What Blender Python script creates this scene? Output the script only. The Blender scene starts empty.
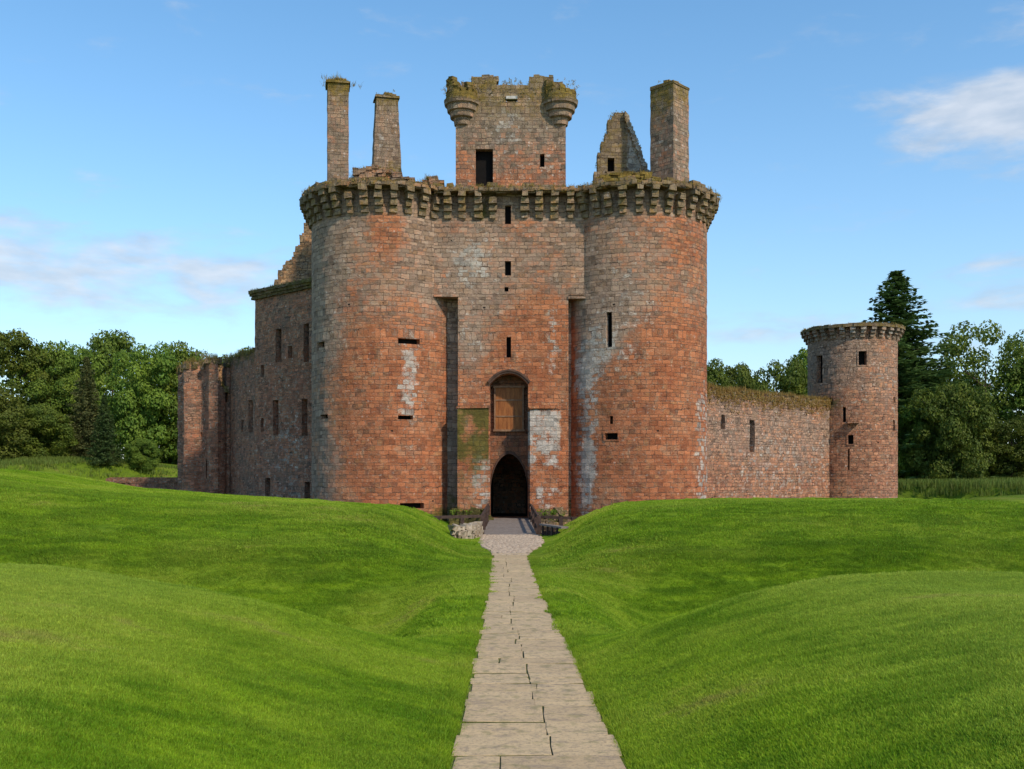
import bpy, bmesh, math, random
from mathutils import Vector, noise as mn
import numpy as np

R = math.radians
scene = bpy.context.scene
C = scene.collection
EYE = 2.25
HZ = 475.0
F = 1000.0

# ------------------------------------------------------------ camera
cd = bpy.data.cameras.new('camera'); cam = bpy.data.objects.new('camera', cd); C.objects.link(cam)
cam.location = (0, 0, EYE); cam.rotation_euler = (R(90), 0, 0)
cd.sensor_width = 36; cd.lens = 36 * F / 1024; cd.shift_y = (HZ - 384.5) / 1024
cd.clip_start = 0.1; cd.clip_end = 5000
scene.camera = cam

# ------------------------------------------------------------ world and sun
SUN_EL, SUN_AZ = R(41), R(138)       # azimuth clockwise from +Y (view direction): to the right, a little behind the camera
W = bpy.data.worlds.new('World'); scene.world = W; W.use_nodes = True
nt = W.node_tree; nt.nodes.clear()
def wn(t, **k):
    n = nt.nodes.new(t)
    for a, b in k.items(): setattr(n, a, b)
    return n
def wm(op, a, b=None, c=None, clamp=False):
    n = nt.nodes.new('ShaderNodeMath'); n.operation = op; n.use_clamp = clamp
    for i, v in enumerate((a, b, c)):
        if v is None: continue
        if isinstance(v, (int, float)): n.inputs[i].default_value = v
        else: nt.links.new(v, n.inputs[i])
    return n.outputs[0]
sky = wn('ShaderNodeTexSky', sky_type='NISHITA', sun_disc=False, sun_elevation=SUN_EL, sun_rotation=SUN_AZ)
sky.air_density = 1.0; sky.dust_density = 0.25; sky.ozone_density = 2.2; sky.altitude = 100
hs = wn('ShaderNodeHueSaturation'); hs.inputs['Hue'].default_value = .492; hs.inputs['Saturation'].default_value = 1.2; hs.inputs['Value'].default_value = 1.06
nt.links.new(sky.outputs[0], hs.inputs['Color'])
tc = wn('ShaderNodeTexCoord'); sp = wn('ShaderNodeSeparateXYZ'); nt.links.new(tc.outputs['Generated'], sp.inputs[0])
az = wm('ARCTAN2', sp.outputs[0], sp.outputs[1])
el = wm('ARCSINE', sp.outputs[2])
cb = wn('ShaderNodeCombineXYZ')
nt.links.new(wm('MULTIPLY', az, 1.0), cb.inputs[0]); nt.links.new(wm('MULTIPLY', el, 2.9), cb.inputs[1])
n1 = wn('ShaderNodeTexNoise'); n1.inputs['Scale'].default_value = 11; n1.inputs['Detail'].default_value = 9
n1.inputs['Roughness'].default_value = .58; n1.inputs['Distortion'].default_value = .25
nt.links.new(cb.outputs[0], n1.inputs['Vector'])
n2 = wn('ShaderNodeTexNoise'); n2.inputs['Scale'].default_value = 26; n2.inputs['Detail'].default_value = 6
nt.links.new(cb.outputs[0], n2.inputs['Vector'])
#  (azimuth deg, elevation deg, half widths deg, strength)
CL = [(-24.5, 10.3, 11, 1.9, 1.1), (-17.2, 10.6, 4.5, 2.0, 1.1), (-27, 12.8, 6, .9, .8), (-20.3, 12.2, 4.4, 1.0, .8),
      (26.5, 18.0, 5.5, 2.2, 1.45), (23.3, 18.2, 2.6, 1.6, 1.1), (27.5, 10.8, 3.8, .5, .95), (26, 8.8, 4.5, .8, .9),
      (13.2, 7.6, 3.4, .6, .85), (22.3, 15.6, 2.2, .4, .5), (27, 15.2, 3.0, .8, .5), (26.5, 21.5, 5.0, .9, .45),
      (60, 14, 25, 4, .8), (-75, 18, 25, 5, .9), (140, 15, 30, 4, .9), (-150, 22, 30, 6, .9), (17, 7, 20, 2.2, .42), (-22, 8, 16, 2.0, .35)]
tot = None
for (a, e, wa, we, s) in CL:
    da = wm('DIVIDE', wm('SUBTRACT', az, R(a)), R(wa)); de = wm('DIVIDE', wm('SUBTRACT', el, R(e)), R(we))
    d2 = wm('ADD', wm('MULTIPLY', da, da), wm('MULTIPLY', de, de))
    g = wm('MULTIPLY', wm('EXPONENT', wm('MULTIPLY', d2, -1.0)), s)
    tot = g if tot is None else wm('MAXIMUM', tot, g)
mraw = wm('ADD', tot, wm('MULTIPLY', wm('SUBTRACT', n1.outputs[0], .5), 2.6))
mr = wn('ShaderNodeMapRange', interpolation_type='SMOOTHSTEP')
mr.inputs['From Min'].default_value = .18; mr.inputs['From Max'].default_value = 1.2
nt.links.new(mraw, mr.inputs['Value'])
mask = wm('MULTIPLY', mr.outputs[0], .8)
cr = wn('ShaderNodeMix', data_type='RGBA')
cr.inputs[6].default_value = (2.45, 2.9, 3.5, 1); cr.inputs[7].default_value = (3.75, 3.95, 4.3, 1)
shade = wm('ADD', wm('MULTIPLY', wm('SUBTRACT', n2.outputs[0], .5), 2.2), wm('MULTIPLY', mr.outputs[0], .6), clamp=True)
nt.links.new(shade, cr.inputs[0])
hz_ = wn('ShaderNodeMix', data_type='RGBA')                       # milky air low over the horizon
nt.links.new(wm('MULTIPLY', wm('EXPONENT', wm('MULTIPLY', wm('ABSOLUTE', el), -1 / R(11))), .72), hz_.inputs[0])
nt.links.new(hs.outputs[0], hz_.inputs[6]); hz_.inputs[7].default_value = (2.45, 3.1, 3.95, 1)
mx = wn('ShaderNodeMix', data_type='RGBA')
nt.links.new(mask, mx.inputs[0]); nt.links.new(hz_.outputs[2], mx.inputs[6]); nt.links.new(cr.outputs[2], mx.inputs[7])
bg = wn('ShaderNodeBackground'); bg.inputs['Strength'].default_value = 0.15
out = wn('ShaderNodeOutputWorld')
nt.links.new(mx.outputs[2], bg.inputs['Color']); nt.links.new(bg.outputs[0], out.inputs[0])

ld = bpy.data.lights.new('sun', 'SUN'); ld.energy = 2.8; ld.angle = R(2.5); ld.color = (1.0, .87, .70)
lo = bpy.data.objects.new('sun', ld); C.objects.link(lo)
sd = Vector((math.sin(SUN_AZ) * math.cos(SUN_EL), math.cos(SUN_AZ) * math.cos(SUN_EL), math.sin(SUN_EL)))
lo.rotation_euler = sd.to_track_quat('Z', 'Y').to_euler(); lo.location = (60, -30, 60)
vs = scene.view_settings; vs.view_transform = 'Standard'; vs.look = 'None'; vs.exposure = 0.45; vs.gamma = 1

# ------------------------------------------------------------ helpers
rng = random.Random(7)
def P(px, py, D): return ((px - 512) * D / F, D, EYE - (py - HZ) * D / F)
def sm(a, b, x):
    t = min(1, max(0, (x - a) / (b - a))); return t * t * (3 - 2 * t)
def lerp(a, b, t): return a + (b - a) * t
def interp(tab, x):
    if x <= tab[0][0]: return tab[0][1]
    for (a, za), (b, zb) in zip(tab, tab[1:]):
        if x <= b:
            t = (x - a) / (b - a); return za + (zb - za) * t
    return tab[-1][1]
def blob(x, y, cx, cy, rx, ry): return math.exp(-((x - cx) / rx) ** 2 - ((y - cy) / ry) ** 2)

class MB:
    """collects quads, boxes and tubes into one mesh"""
    def __init__(s): s.v = []; s.f = []; s.uv = []; s.mi = []
    def quad(s, pts, uv=None, mi=0):
        b = len(s.v); s.v += [tuple(p) for p in pts]; s.f.append(tuple(range(b, b + len(pts)))); s.uv.append(uv); s.mi.append(mi)
    def poly_idx(s, idx, uv=None, mi=0): s.f.append(tuple(idx)); s.uv.append(uv); s.mi.append(mi)
    def hexa(s, p, mi=0):      # 8 points: bottom 4, top 4
        b = len(s.v); s.v += [tuple(q) for q in p]
        for q in ((0, 3, 2, 1), (4, 5, 6, 7), (0, 1, 5, 4), (1, 2, 6, 5), (2, 3, 7, 6), (3, 0, 4, 7)):
            s.f.append(tuple(b + k for k in q)); s.uv.append(None); s.mi.append(mi)
    def box(s, c, d, rz=0, jit=0, tilt=0, mi=0):
        hx, hy, hz = d[0] / 2, d[1] / 2, d[2] / 2; co, si = math.cos(rz), math.sin(rz); pts = []
        for z in (-hz, hz):
            for x, y in ((-hx, -hy), (hx, -hy), (hx, hy), (-hx, hy)):
                x2 = x + rng.uniform(-jit, jit); y2 = y + rng.uniform(-jit, jit); z2 = z + rng.uniform(-jit, jit) + tilt * x
                pts.append((c[0] + x2 * co - y2 * si, c[1] + x2 * si + y2 * co, c[2] + z2))
        s.hexa(pts, mi)
    def tube(s, a, b, r0, r1, n=8, mi=0):
        a = Vector(a); b = Vector(b); d = (b - a).normalized()
        t = d.cross(Vector((0, 0, 1)));
        if t.length < .01: t = d.cross(Vector((1, 0, 0)))
        t.normalize(); w = d.cross(t); k = len(s.v)
        for p, r in ((a, r0), (b, r1)):
            for i in range(n):
                q = 2 * math.pi * i / n; s.v.append(tuple(p + (t * math.cos(q) + w * math.sin(q)) * r))
        for i in range(n):
            j = (i + 1) % n; s.f.append((k + i, k + j, k + n + j, k + n + i)); s.uv.append(None); s.mi.append(mi)
        s.f.append(tuple(k + n + i for i in range(n))); s.uv.append(None); s.mi.append(mi)
        s.f.append(tuple(k + i for i in reversed(range(n)))); s.uv.append(None); s.mi.append(mi)
    def lathe(s, c, prof, n=28, ang=(0, 2 * math.pi), mi=0):
        k = len(s.v); full = abs(ang[1] - ang[0] - 2 * math.pi) < 1e-6; m = n if full else n + 1
        for (r, z) in prof:
            for i in range(m):
                q = ang[0] + (ang[1] - ang[0]) * i / n
                s.v.append((c[0] + r * math.cos(q), c[1] + r * math.sin(q), z))
        for j in range(len(prof) - 1):
            for i in range(n):
                i2 = (i + 1) % m
                s.f.append((k + j * m + i, k + j * m + i2, k + (j + 1) * m + i2, k + (j + 1) * m + i)); s.uv.append(None); s.mi.append(mi)
    def build(s, name, mats, parent=None, wfn=None, smooth=False, loc=(0, 0, 0)):
        me = bpy.data.meshes.new(name)
        me.from_pydata(s.v, [], s.f)
        for m in (mats if isinstance(mats, (list, tuple)) else [mats]): me.materials.append(m)
        me.polygons.foreach_set('material_index', s.mi)
        uvl = me.uv_layers.new(name='UV'); data = np.zeros(len(me.loops) * 2, dtype=np.float32); li = 0
        for p, f, uv in zip(me.polygons, s.f, s.uv):
            if uv is None:
                n = p.normal
                if abs(n.z) > .72: uv2 = [(s.v[i][0], s.v[i][1]) for i in f]
                elif abs(n.x) > abs(n.y): uv2 = [(s.v[i][1], s.v[i][2]) for i in f]
                else: uv2 = [(s.v[i][0], s.v[i][2]) for i in f]
            else: uv2 = uv
            for (a, b) in uv2: data[li] = a; data[li + 1] = b; li += 2
        uvl.data.foreach_set('uv', data)
        if wfn:
            at = me.color_attributes.new('wx', 'FLOAT_COLOR', 'POINT'); col = np.zeros(len(s.v) * 4, dtype=np.float32)
            for i, p in enumerate(s.v): col[4 * i:4 * i + 4] = wfn(*p)
            at.data.foreach_set('color', col)
        if smooth: me.polygons.foreach_set('use_smooth', [True] * len(me.polygons))
        me.update()
        o = bpy.data.objects.new(name, me); C.objects.link(o)
        if parent: o.parent = parent
        return o

def tag(o, label=None, cat=None, group=None, kind=None):
    for k, v in (('label', label), ('category', cat), ('group', group), ('kind', kind)):
        if v: o[k] = v
    return o
def thing(name, label, cat, group=None, loc=None):
    o = bpy.data.objects.new(name, None); C.objects.link(o); o.empty_display_size = .5
    return tag(o, label, cat, group)
def anchor(root, loc):
    """place the Empty at the base of its thing, keeping the parts where they were built"""
    root.location = loc
    for ch in root.children: ch.location = Vector(ch.location) - Vector(loc)

# ------------------------------------------------------------ materials
class NT:
    def __init__(s, name):
        s.m = bpy.data.materials.new(name); s.m.use_nodes = True; s.t = s.m.node_tree; s.t.nodes.clear()
        s.out = s.n('ShaderNodeOutputMaterial'); s.b = s.n('ShaderNodeBsdfPrincipled'); s.l(s.b.outputs[0], s.out.inputs[0])
        s.b.inputs['Roughness'].default_value = .9; s.b.inputs['Specular IOR Level'].default_value = .25
    def n(s, t, **k):
        x = s.t.nodes.new(t)
        for a, b in k.items(): setattr(x, a, b)
        return x
    def l(s, a, b): s.t.links.new(a, b)
    def put(s, sock, v):
        if isinstance(v, (int, float)): sock.default_value = v
        elif isinstance(v, tuple): sock.default_value = v if len(v) == 4 or len(sock.default_value) == 3 else v + (1,)
        else: s.l(v, sock)
    def math(s, op, a, b=None, c=None, clamp=False):
        x = s.n('ShaderNodeMath', operation=op); x.use_clamp = clamp
        for i, v in enumerate((a, b, c)):
            if v is not None: s.put(x.inputs[i], v)
        return x.outputs[0]
    def mix(s, f, a, b, blend='MIX'):
        x = s.n('ShaderNodeMix', data_type='RGBA', blend_type=blend)
        s.put(x.inputs[0], f)
        for sock, v in ((x.inputs[6], a), (x.inputs[7], b)):
            if isinstance(v, tuple): sock.default_value = (v + (1,)) if len(v) == 3 else v
            else: s.l(v, sock)
        return x.outputs[2]
    def noise(s, vec, scale, detail=4, rough=.55, dist=0):
        x = s.n('ShaderNodeTexNoise'); x.inputs['Scale'].default_value = scale; x.inputs['Detail'].default_value = detail
        x.inputs['Roughness'].default_value = rough; x.inputs['Distortion'].default_value = dist
        if vec is not None: s.l(vec, x.inputs['Vector'])
        return x.outputs[0]
    def rng(s, v, a, b, c=0., d=1., smooth=True):
        x = s.n('ShaderNodeMapRange', interpolation_type='SMOOTHSTEP' if smooth else 'LINEAR')
        s.put(x.inputs['Value'], v); x.inputs['From Min'].default_value = a; x.inputs['From Max'].default_value = b
        x.inputs['To Min'].default_value = c; x.inputs['To Max'].default_value = d
        return x.outputs[0]
    def pos(s):
        return s.n('ShaderNodeNewGeometry').outputs['Position']
    def scalev(s, v, k):
        x = s.n('ShaderNodeMapping'); x.inputs['Scale'].default_value = k; s.l(v, x.inputs[0]); return x.outputs[0]
    def bump(s, h, strength, dist, normal=None):
        x = s.n('ShaderNodeBump'); x.inputs['Strength'].default_value = strength; x.inputs['Distance'].default_value = dist
        s.l(h, x.inputs['Height'])
        if normal is not None: s.l(normal, x.inputs['Normal'])
        return x.outputs[0]

def masonry(name, bw=.52, rh=.245, mort=.016, red=((.40, .148, .072), (.27, .085, .042)), grey=((.37, .265, .19), (.24, .165, .115)),
            mortar=(.36, .27, .2), rubble=0., fleck=.5, mortar_amt=.55, vary=.5, moss2=(.15, .125, .028)):
    T = NT(name)
    uv = T.n('ShaderNodeUVMap', uv_map='UV').outputs[0]
    at = T.n('ShaderNodeAttribute', attribute_name='wx')
    sc = T.n('ShaderNodeSeparateColor'); T.l(at.outputs['Color'], sc.inputs[0])
    aR, aG, aB, aA = sc.outputs[0], sc.outputs[1], sc.outputs[2], at.outputs['Alpha']
    s2 = T.n('ShaderNodeSeparateXYZ'); T.l(uv, s2.inputs[0]); u, v = s2.outputs[0], s2.outputs[1]
    # uneven course heights and gently wandering joints
    w1 = T.n('ShaderNodeTexNoise', noise_dimensions='1D'); w1.inputs['Scale'].default_value = 1.3; w1.inputs['Detail'].default_value = 2
    T.l(v, w1.inputs['W'])
    wob = T.noise(uv, .9 if not rubble else 2.2, 4, .65); wob2 = T.noise(T.scalev(uv, (1, 1, 1)), 6, 2)
    v2 = T.math('ADD', T.math('ADD', v, T.math('MULTIPLY', w1.outputs[0], .55)), T.math('MULTIPLY', T.math('ADD', wob, T.math('MULTIPLY', wob2, .45)), (.22 + .3 * rubble)))
    wu = T.noise(uv, 2.2, 2)
    u2 = T.math('ADD', u, T.math('MULTIPLY', wu, .18 + .3 * rubble))
    cb = T.n('ShaderNodeCombineXYZ'); T.l(u2, cb.inputs[0]); T.l(v2, cb.inputs[1])
    br = T.n('ShaderNodeTexBrick', offset=.43, offset_frequency=2, squash=.66, squash_frequency=3)
    for k, val in (('Color1', (0, 0, 0, 1)), ('Color2', (1, 1, 1, 1)), ('Mortar', (.5, .5, .5, 1)), ('Scale', 1.), ('Mortar Size', mort),
                   ('Mortar Smooth', .35), ('Bias', 0.), ('Brick Width', bw), ('Row Height', rh)):
        br.inputs[k].default_value = val
    T.l(cb.outputs[0], br.inputs['Vector'])
    rs = T.n('ShaderNodeSeparateColor'); T.l(br.outputs['Color'], rs.inputs[0]); rnd = rs.outputs[0]; mfac = T.math('MULTIPLY', br.outputs['Fac'], T.rng(T.noise(uv, .8, 6, .7), .38, .58, .22, 1.0))     # joints worn away in patches
    # second random value per stone
    wn_ = T.n('ShaderNodeTexWhiteNoise', noise_dimensions='1D'); T.l(T.math('MULTIPLY', rnd, 913.7), wn_.inputs['W']); rnd2 = wn_.outputs['Value']
    big = T.noise(uv, .45, 5, .6); mid = T.noise(uv, 1.9, 6, .65); fine = T.noise(uv, 14, 6, .7)
    strk = T.noise(T.scalev(uv, (1.6, .16, 1)), 1.4, 5, .6)
    def c0(x, k): return T.math('MULTIPLY', T.math('SUBTRACT', x, .5), k)
    fr = T.math('ADD', T.math('ADD', aR, c0(rnd, .22)), T.math('ADD', c0(big, 1.2), T.math('ADD', c0(mid, 1.1), c0(fine, .5))))
    fr = T.rng(fr, .25, .75)
    redc = T.mix(rnd2, red[0], red[1]); redc = T.mix(T.rng(T.math('ADD', fine, c0(big, .8)), .35, .75, 0, .65), redc, (.40, .19, .10))
    greyc = T.mix(rnd2, grey[0], grey[1]); greyc = T.mix(T.rng(mid, .4, .75, 0, .7), greyc, (.32, .22, .17))
    col = T.mix(fr, greyc, redc)
    tan = T.rng(T.math('ADD', T.noise(uv, .85, 6, .7, 1.0), c0(fine, .35)), .52, .68, 0, .6)      # tan weathering skin left on the red
    col = T.mix(tan, col, T.mix(rnd, (.38, .265, .17), (.29, .18, .11)))
    pk = T.rng(T.noise(uv, .6, 6, .7, .5), .5, .68, 0, .5)                              # chalky pink bloom
    col = T.mix(pk, col, T.mix(rnd2, (.46, .27, .16), (.36, .20, .12)))
    # ochre iron stones
    col = T.mix(T.rng(T.math('ADD', rnd2, c0(mid, 1.6)), .78, 1.1, 0, .4), col, (.42, .24, .11))
    # pale mortar, raked out in places
    mo = T.math('MULTIPLY', mfac, T.rng(T.math('ADD', mid, T.math('MULTIPLY', big, .6)), .55, 1.0, .1, mortar_amt * 1.6), clamp=True)
    col = T.mix(mo, col, mortar)
    dkj = T.math('MULTIPLY', mfac, T.rng(mid, .38, .66, .9, .1))
    col = T.mix(dkj, col, (.05, .03, .022))
    # pale lichen / lime: follows single stones
    fw = T.math('ADD', T.math('ADD', T.math('ADD', aG, .05), c0(rnd2, .42)), T.math('ADD', c0(mid, 1.3), c0(fine, .6)))
    fw = T.rng(fw, .36, .68, 0, .8)
    col = T.mix(fw, col, T.mix(fine, (.36, .33, .28), (.56, .54, .48)))
    # white flecks
    vo = T.n('ShaderNodeTexVoronoi'); vo.inputs['Scale'].default_value = 2.6; T.l(uv, vo.inputs['Vector'])
    vc = T.n('ShaderNodeSeparateColor'); T.l(vo.outputs['Color'], vc.inputs[0])
    fl = T.math('MULTIPLY', T.rng(vo.outputs['Distance'], .10, .24, 1, 0), T.rng(vc.outputs[0], .62, .66))
    fl = T.math('MULTIPLY', fl, T.rng(fine, .35, .6, 0, fleck))
    col = T.mix(fl, col, (.55, .47, .4))
    # put-log holes and lost stones
    vo2 = T.n('ShaderNodeTexVoronoi'); vo2.inputs['Scale'].default_value = .8; T.l(T.scalev(uv, (1, 1.5, 1)), vo2.inputs['Vector'])
    vc2 = T.n('ShaderNodeSeparateColor'); T.l(vo2.outputs['Color'], vc2.inputs[0])
    ph = T.math('MULTIPLY', T.rng(vo2.outputs['Distance'], .05, .08, 1, 0), T.rng(vc2.outputs[1], .7, .72))
    col = T.mix(ph, col, (.03, .02, .015))
    dk = T.rng(T.math('ADD', T.noise(uv, 1.3, 7, .75, .8), c0(rnd2, .25)), .56, .74, 0, .6)           # soot-dark weathered stones
    col = T.mix(dk, col, (.085, .052, .042))
    lt = T.math('MULTIPLY', T.rng(T.noise(T.scalev(uv, (.9, 3.2, 1)), 2.2, 6, .75), .57, .66), .5)      # thin pale lime runs along the beds
    col = T.mix(lt, col, (.46, .36, .28))
    # grime streaks and moss
    st = T.rng(T.math('ADD', T.math('ADD', aA, c0(strk, 1.3)), c0(fine, .5)), .3, .95, 0, .72)
    col = T.mix(st, col, (.075, .05, .036))
    fm = T.rng(T.math('ADD', T.math('ADD', aB, c0(mid, 1.1)), c0(fine, .6)), .35, .75, 0, .92)
    col = T.mix(fm, col, T.mix(T.noise(uv, 5, 4), (.04, .046, .012), moss2))
    hsv = T.n('ShaderNodeHueSaturation'); T.l(col, hsv.inputs['Color'])
    T.l(T.math('ADD', T.math('ADD', .46 - vary * .5, T.math('MULTIPLY', fine, .5)), T.math('ADD', T.math('MULTIPLY', rnd, vary), T.math('MULTIPLY', T.math('ADD', strk, big), .38))), hsv.inputs['Value'])
    hsv.inputs['Saturation'].default_value = 1.05
    T.l(hsv.outputs[0], T.b.inputs['Base Color'])
    T.b.inputs['Roughness'].default_value = .93
    h = T.math('ADD', T.math('MULTIPLY', mfac, -.9), T.math('ADD', T.math('MULTIPLY', rnd2, .9), T.math('ADD', T.math('MULTIPLY', fine, .9), T.math('MULTIPLY', mid, 1.6))))
    h = T.math('SUBTRACT', h, T.math('MULTIPLY', ph, 1.5))
    T.l(T.bump(h, 1.0, .07 + .04 * rubble), T.b.inputs['Normal'])
    return T.m

M = {}
M['ashlar'] = masonry('red_sandstone')
M['cap'] = masonry('weathered_sandstone', moss2=(.29, .185, .035), bw=.46, rh=.26, grey=((.26, .2, .14), (.15, .115, .08)), fleck=.9)
M['rubble'] = masonry('rubble_sandstone', bw=.46, rh=.22, mort=.03, red=((.44, .22, .13), (.30, .12, .075)), grey=((.42, .29, .21), (.27, .18, .13)),
                      mortar=(.44, .31, .22), rubble=.5, fleck=1.0, mortar_amt=.7, vary=.6)
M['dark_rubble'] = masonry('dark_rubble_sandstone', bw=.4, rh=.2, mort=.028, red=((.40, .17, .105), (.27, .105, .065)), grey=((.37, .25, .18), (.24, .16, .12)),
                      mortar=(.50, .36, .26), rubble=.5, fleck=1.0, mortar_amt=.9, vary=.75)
M['sunny_rubble'] = masonry('sunlit_ochre_rubble', bw=.4, rh=.22, mort=.03, red=((.46, .27, .12), (.34, .16, .08)), grey=((.38, .26, .15), (.24, .17, .1)),
                      mortar=(.46, .34, .22), rubble=.6, fleck=1.0)  # ochre rubble with the sunlit look of the walls behind put into its colour
def simple(name, a, b, scale=3, bump=.3, bd=.02, rough=.9, stretch=(1, 1, 1)):
    T = NT(name); p = T.scalev(T.pos(), stretch); n = T.noise(p, scale, 6, .65)
    T.l(T.mix(T.rng(n, .3, .7), a, b), T.b.inputs['Base Color']); T.b.inputs['Roughness'].default_value = rough
    T.l(T.bump(n, bump, bd), T.b.inputs['Normal']); return T.m
M['dark'] = simple('interior_shade', (.002, .0015, .0015), (.006, .004, .003))  # near-black colour stands in for shade inside openings and the gate passage
M['dark_stone'] = simple('passage_stone', (.05, .03, .022), (.11, .06, .04), 3)  # evenly dark stone for hood mould, voussoirs and retaining edge
M['wood'] = simple('bridge_timber', (.15, .12, .10), (.24, .20, .17), 5, .4, .01, .85, (1, 1, 6))
M['rail'] = simple('dark_timber', (.035, .02, .015), (.085, .05, .038), 6, .4, .01, .7)
M['panel'] = simple('orange_timber', (.20, .065, .018), (.34, .13, .035), 2.2, .4, .02, .6, (3, 1, .5))
M['panelframe'] = simple('frame_timber', (.17, .09, .05), (.28, .17, .1), 5, .3, .01, .8)
M['bark'] = simple('bark', (.05, .035, .022), (.12, .09, .065), 4, .6, .05)
M['greybark'] = simple('dead_wood', (.16, .13, .11), (.3, .26, .22), 4, .6, .05)
M['plaque'] = simple('pale_stone', (.36, .34, .3), (.55, .52, .48), 6)
M['kerbstone'] = simple('pale_kerb_stone', (.20, .14, .085), (.46, .38, .28), 3.5, .7, .06)
M['cobble'] = simple('cobble_stone', (.26, .195, .14), (.50, .385, .28), 5, .5, .02)

def grass_color(T, p):
    """shared colour of the mown grass: patches of lush, yellow and worn turf"""
    big = T.noise(T.scalev(p, (.6, 1, 1)), .32, 4, .6); mid = T.noise(T.scalev(p, (.4, 1.2, 1.6)), 1.6, 6, .7, .6); fine = T.noise(p, 9, 4, .7)
    c = T.mix(T.rng(mid, .35, .68), (.135, .250, .010), (.30, .43, .020))
    c = T.mix(T.rng(big, .40, .66, 0, .8), c, (.40, .48, .045))
    sp_ = T.n('ShaderNodeSeparateXYZ'); T.l(p, sp_.inputs[0])     # darker green painted on the far bank's slope to shade it
    slope_shade = T.math('MULTIPLY', T.rng(sp_.outputs[1], 21, 26), T.rng(T.math('ADD', sp_.outputs[1], T.math('MULTIPLY', T.math('SUBTRACT', big, .5), 10)), 33, 38, 1, 0))
    c = T.mix(T.math('MULTIPLY', slope_shade, T.rng(mid, .3, .62, .65, .2)), c, (.115, .19, .014))
    crest_light = T.math('MULTIPLY', T.rng(T.math('ADD', sp_.outputs[2], T.math('MULTIPLY', T.math('SUBTRACT', mid, .5), .8)), .45, 1.05), T.rng(sp_.outputs[1], 16, 18, 1, 0))
    c = T.mix(T.math('MULTIPLY', crest_light, .5), c, (.40, .45, .075))       # highlight on the near bank crests, painted as lighter yellow-green
    c = T.mix(T.rng(sp_.outputs[1], 50, 60, 0, .75), c, (.13, .19, .022))
    worn = T.rng(T.math('ADD', big, T.math('MULTIPLY', T.math('SUBTRACT', mid, .5), .9)), .60, .80, 0, .6)
    c = T.mix(worn, c, (.36, .26, .10))
    c = T.mix(T.rng(fine, .35, .7, .35, 0), c, (.08, .16, .008))
    return c, big, mid, fine
def turf_mat():
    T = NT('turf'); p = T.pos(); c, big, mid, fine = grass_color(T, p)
    dk = T.n('ShaderNodeHueSaturation'); dk.inputs['Value'].default_value = .74; T.l(c, dk.inputs['Color'])
    T.l(dk.outputs[0], T.b.inputs['Base Color']); T.b.inputs['Roughness'].default_value = 1; T.b.inputs['Specular IOR Level'].default_value = .05
    f2 = T.noise(p, 45, 3, .7)
    T.l(T.bump(T.math('ADD', T.math('MULTIPLY', fine, .7), T.math('ADD', T.math('MULTIPLY', f2, .4), T.math('MULTIPLY', mid, 2.0))), .8, .06), T.b.inputs['Normal'])
    return T.m
def blade_mat(name='grass_blades', tint=None):
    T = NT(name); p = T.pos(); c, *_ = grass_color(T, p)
    ri = T.n('ShaderNodeNewGeometry').outputs['Random Per Island']
    if tint: c = T.mix(.85, c, tint)
    hsv = T.n('ShaderNodeHueSaturation'); T.l(c, hsv.inputs['Color'])
    T.l(T.math('ADD', .85, T.math('MULTIPLY', ri, .65)), hsv.inputs['Value']); T.l(T.math('ADD', .485, T.math('MULTIPLY', ri, .025)), hsv.inputs['Hue'])
    T.l(hsv.outputs[0], T.b.inputs['Base Color']); T.b.inputs['Roughness'].default_value = .6; T.b.inputs['Specular IOR Level'].default_value = .2
    tr = T.n('ShaderNodeBsdfTranslucent'); T.l(hsv.outputs[0], tr.inputs[0])
    mx = T.n('ShaderNodeMixShader'); mx.inputs[0].default_value = .42; T.l(T.b.outputs[0], mx.inputs[1]); T.l(tr.outputs[0], mx.inputs[2]); T.l(mx.outputs[0], T.out.inputs[0])
    return T.m
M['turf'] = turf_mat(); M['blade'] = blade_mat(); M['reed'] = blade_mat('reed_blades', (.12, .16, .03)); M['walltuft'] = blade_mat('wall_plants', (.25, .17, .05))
M['rustweed'] = blade_mat('rusty_weeds', (.30, .17, .055)); M['fern'] = blade_mat('fern_leaves', (.13, .2, .02))
def leaf_mat(name, a, b, light):
    T = NT(name); ri = T.n('ShaderNodeNewGeometry').outputs['Random Per Island']
    tx = T.n('ShaderNodeTexCoord').outputs['Object']; n = T.noise(tx, .35, 3, .6)
    oi = T.n('ShaderNodeObjectInfo').outputs['Random']
    c = T.mix(ri, a, b); c = T.mix(T.rng(n, .4, .7, 0, .65), c, light)
    hsv = T.n('ShaderNodeHueSaturation'); T.l(c, hsv.inputs['Color']); T.l(T.math('ADD', .7, T.math('MULTIPLY', oi, .65)), hsv.inputs['Value'])
    T.l(T.math('ADD', .485, T.math('MULTIPLY', oi, .03)), hsv.inputs['Hue'])
    T.l(hsv.outputs[0], T.b.inputs['Base Color']); T.b.inputs['Roughness'].default_value = .55; T.b.inputs['Specular IOR Level'].default_value = .2
    tr = T.n('ShaderNodeBsdfTranslucent'); T.l(hsv.outputs[0], tr.inputs[0])
    mx = T.n('ShaderNodeMixShader'); mx.inputs[0].default_value = .3; T.l(T.b.outputs[0], mx.inputs[1]); T.l(tr.outputs[0], mx.inputs[2]); T.l(mx.outputs[0], T.out.inputs[0])
    return T.m
M['leaf'] = leaf_mat('broad_leaves', (.06, .10, .014), (.125, .185, .023), (.22, .265, .03))
M['leaf_light'] = leaf_mat('pale_leaves', (.09, .13, .016), (.15, .2, .028), (.2, .23, .035))
M['needle'] = leaf_mat('needles', (.045, .085, .026), (.095, .15, .04), (.13, .18, .045))
M['needle_olive'] = leaf_mat('olive_needles', (.08, .085, .028), (.12, .12, .04), (.13, .13, .04))

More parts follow.
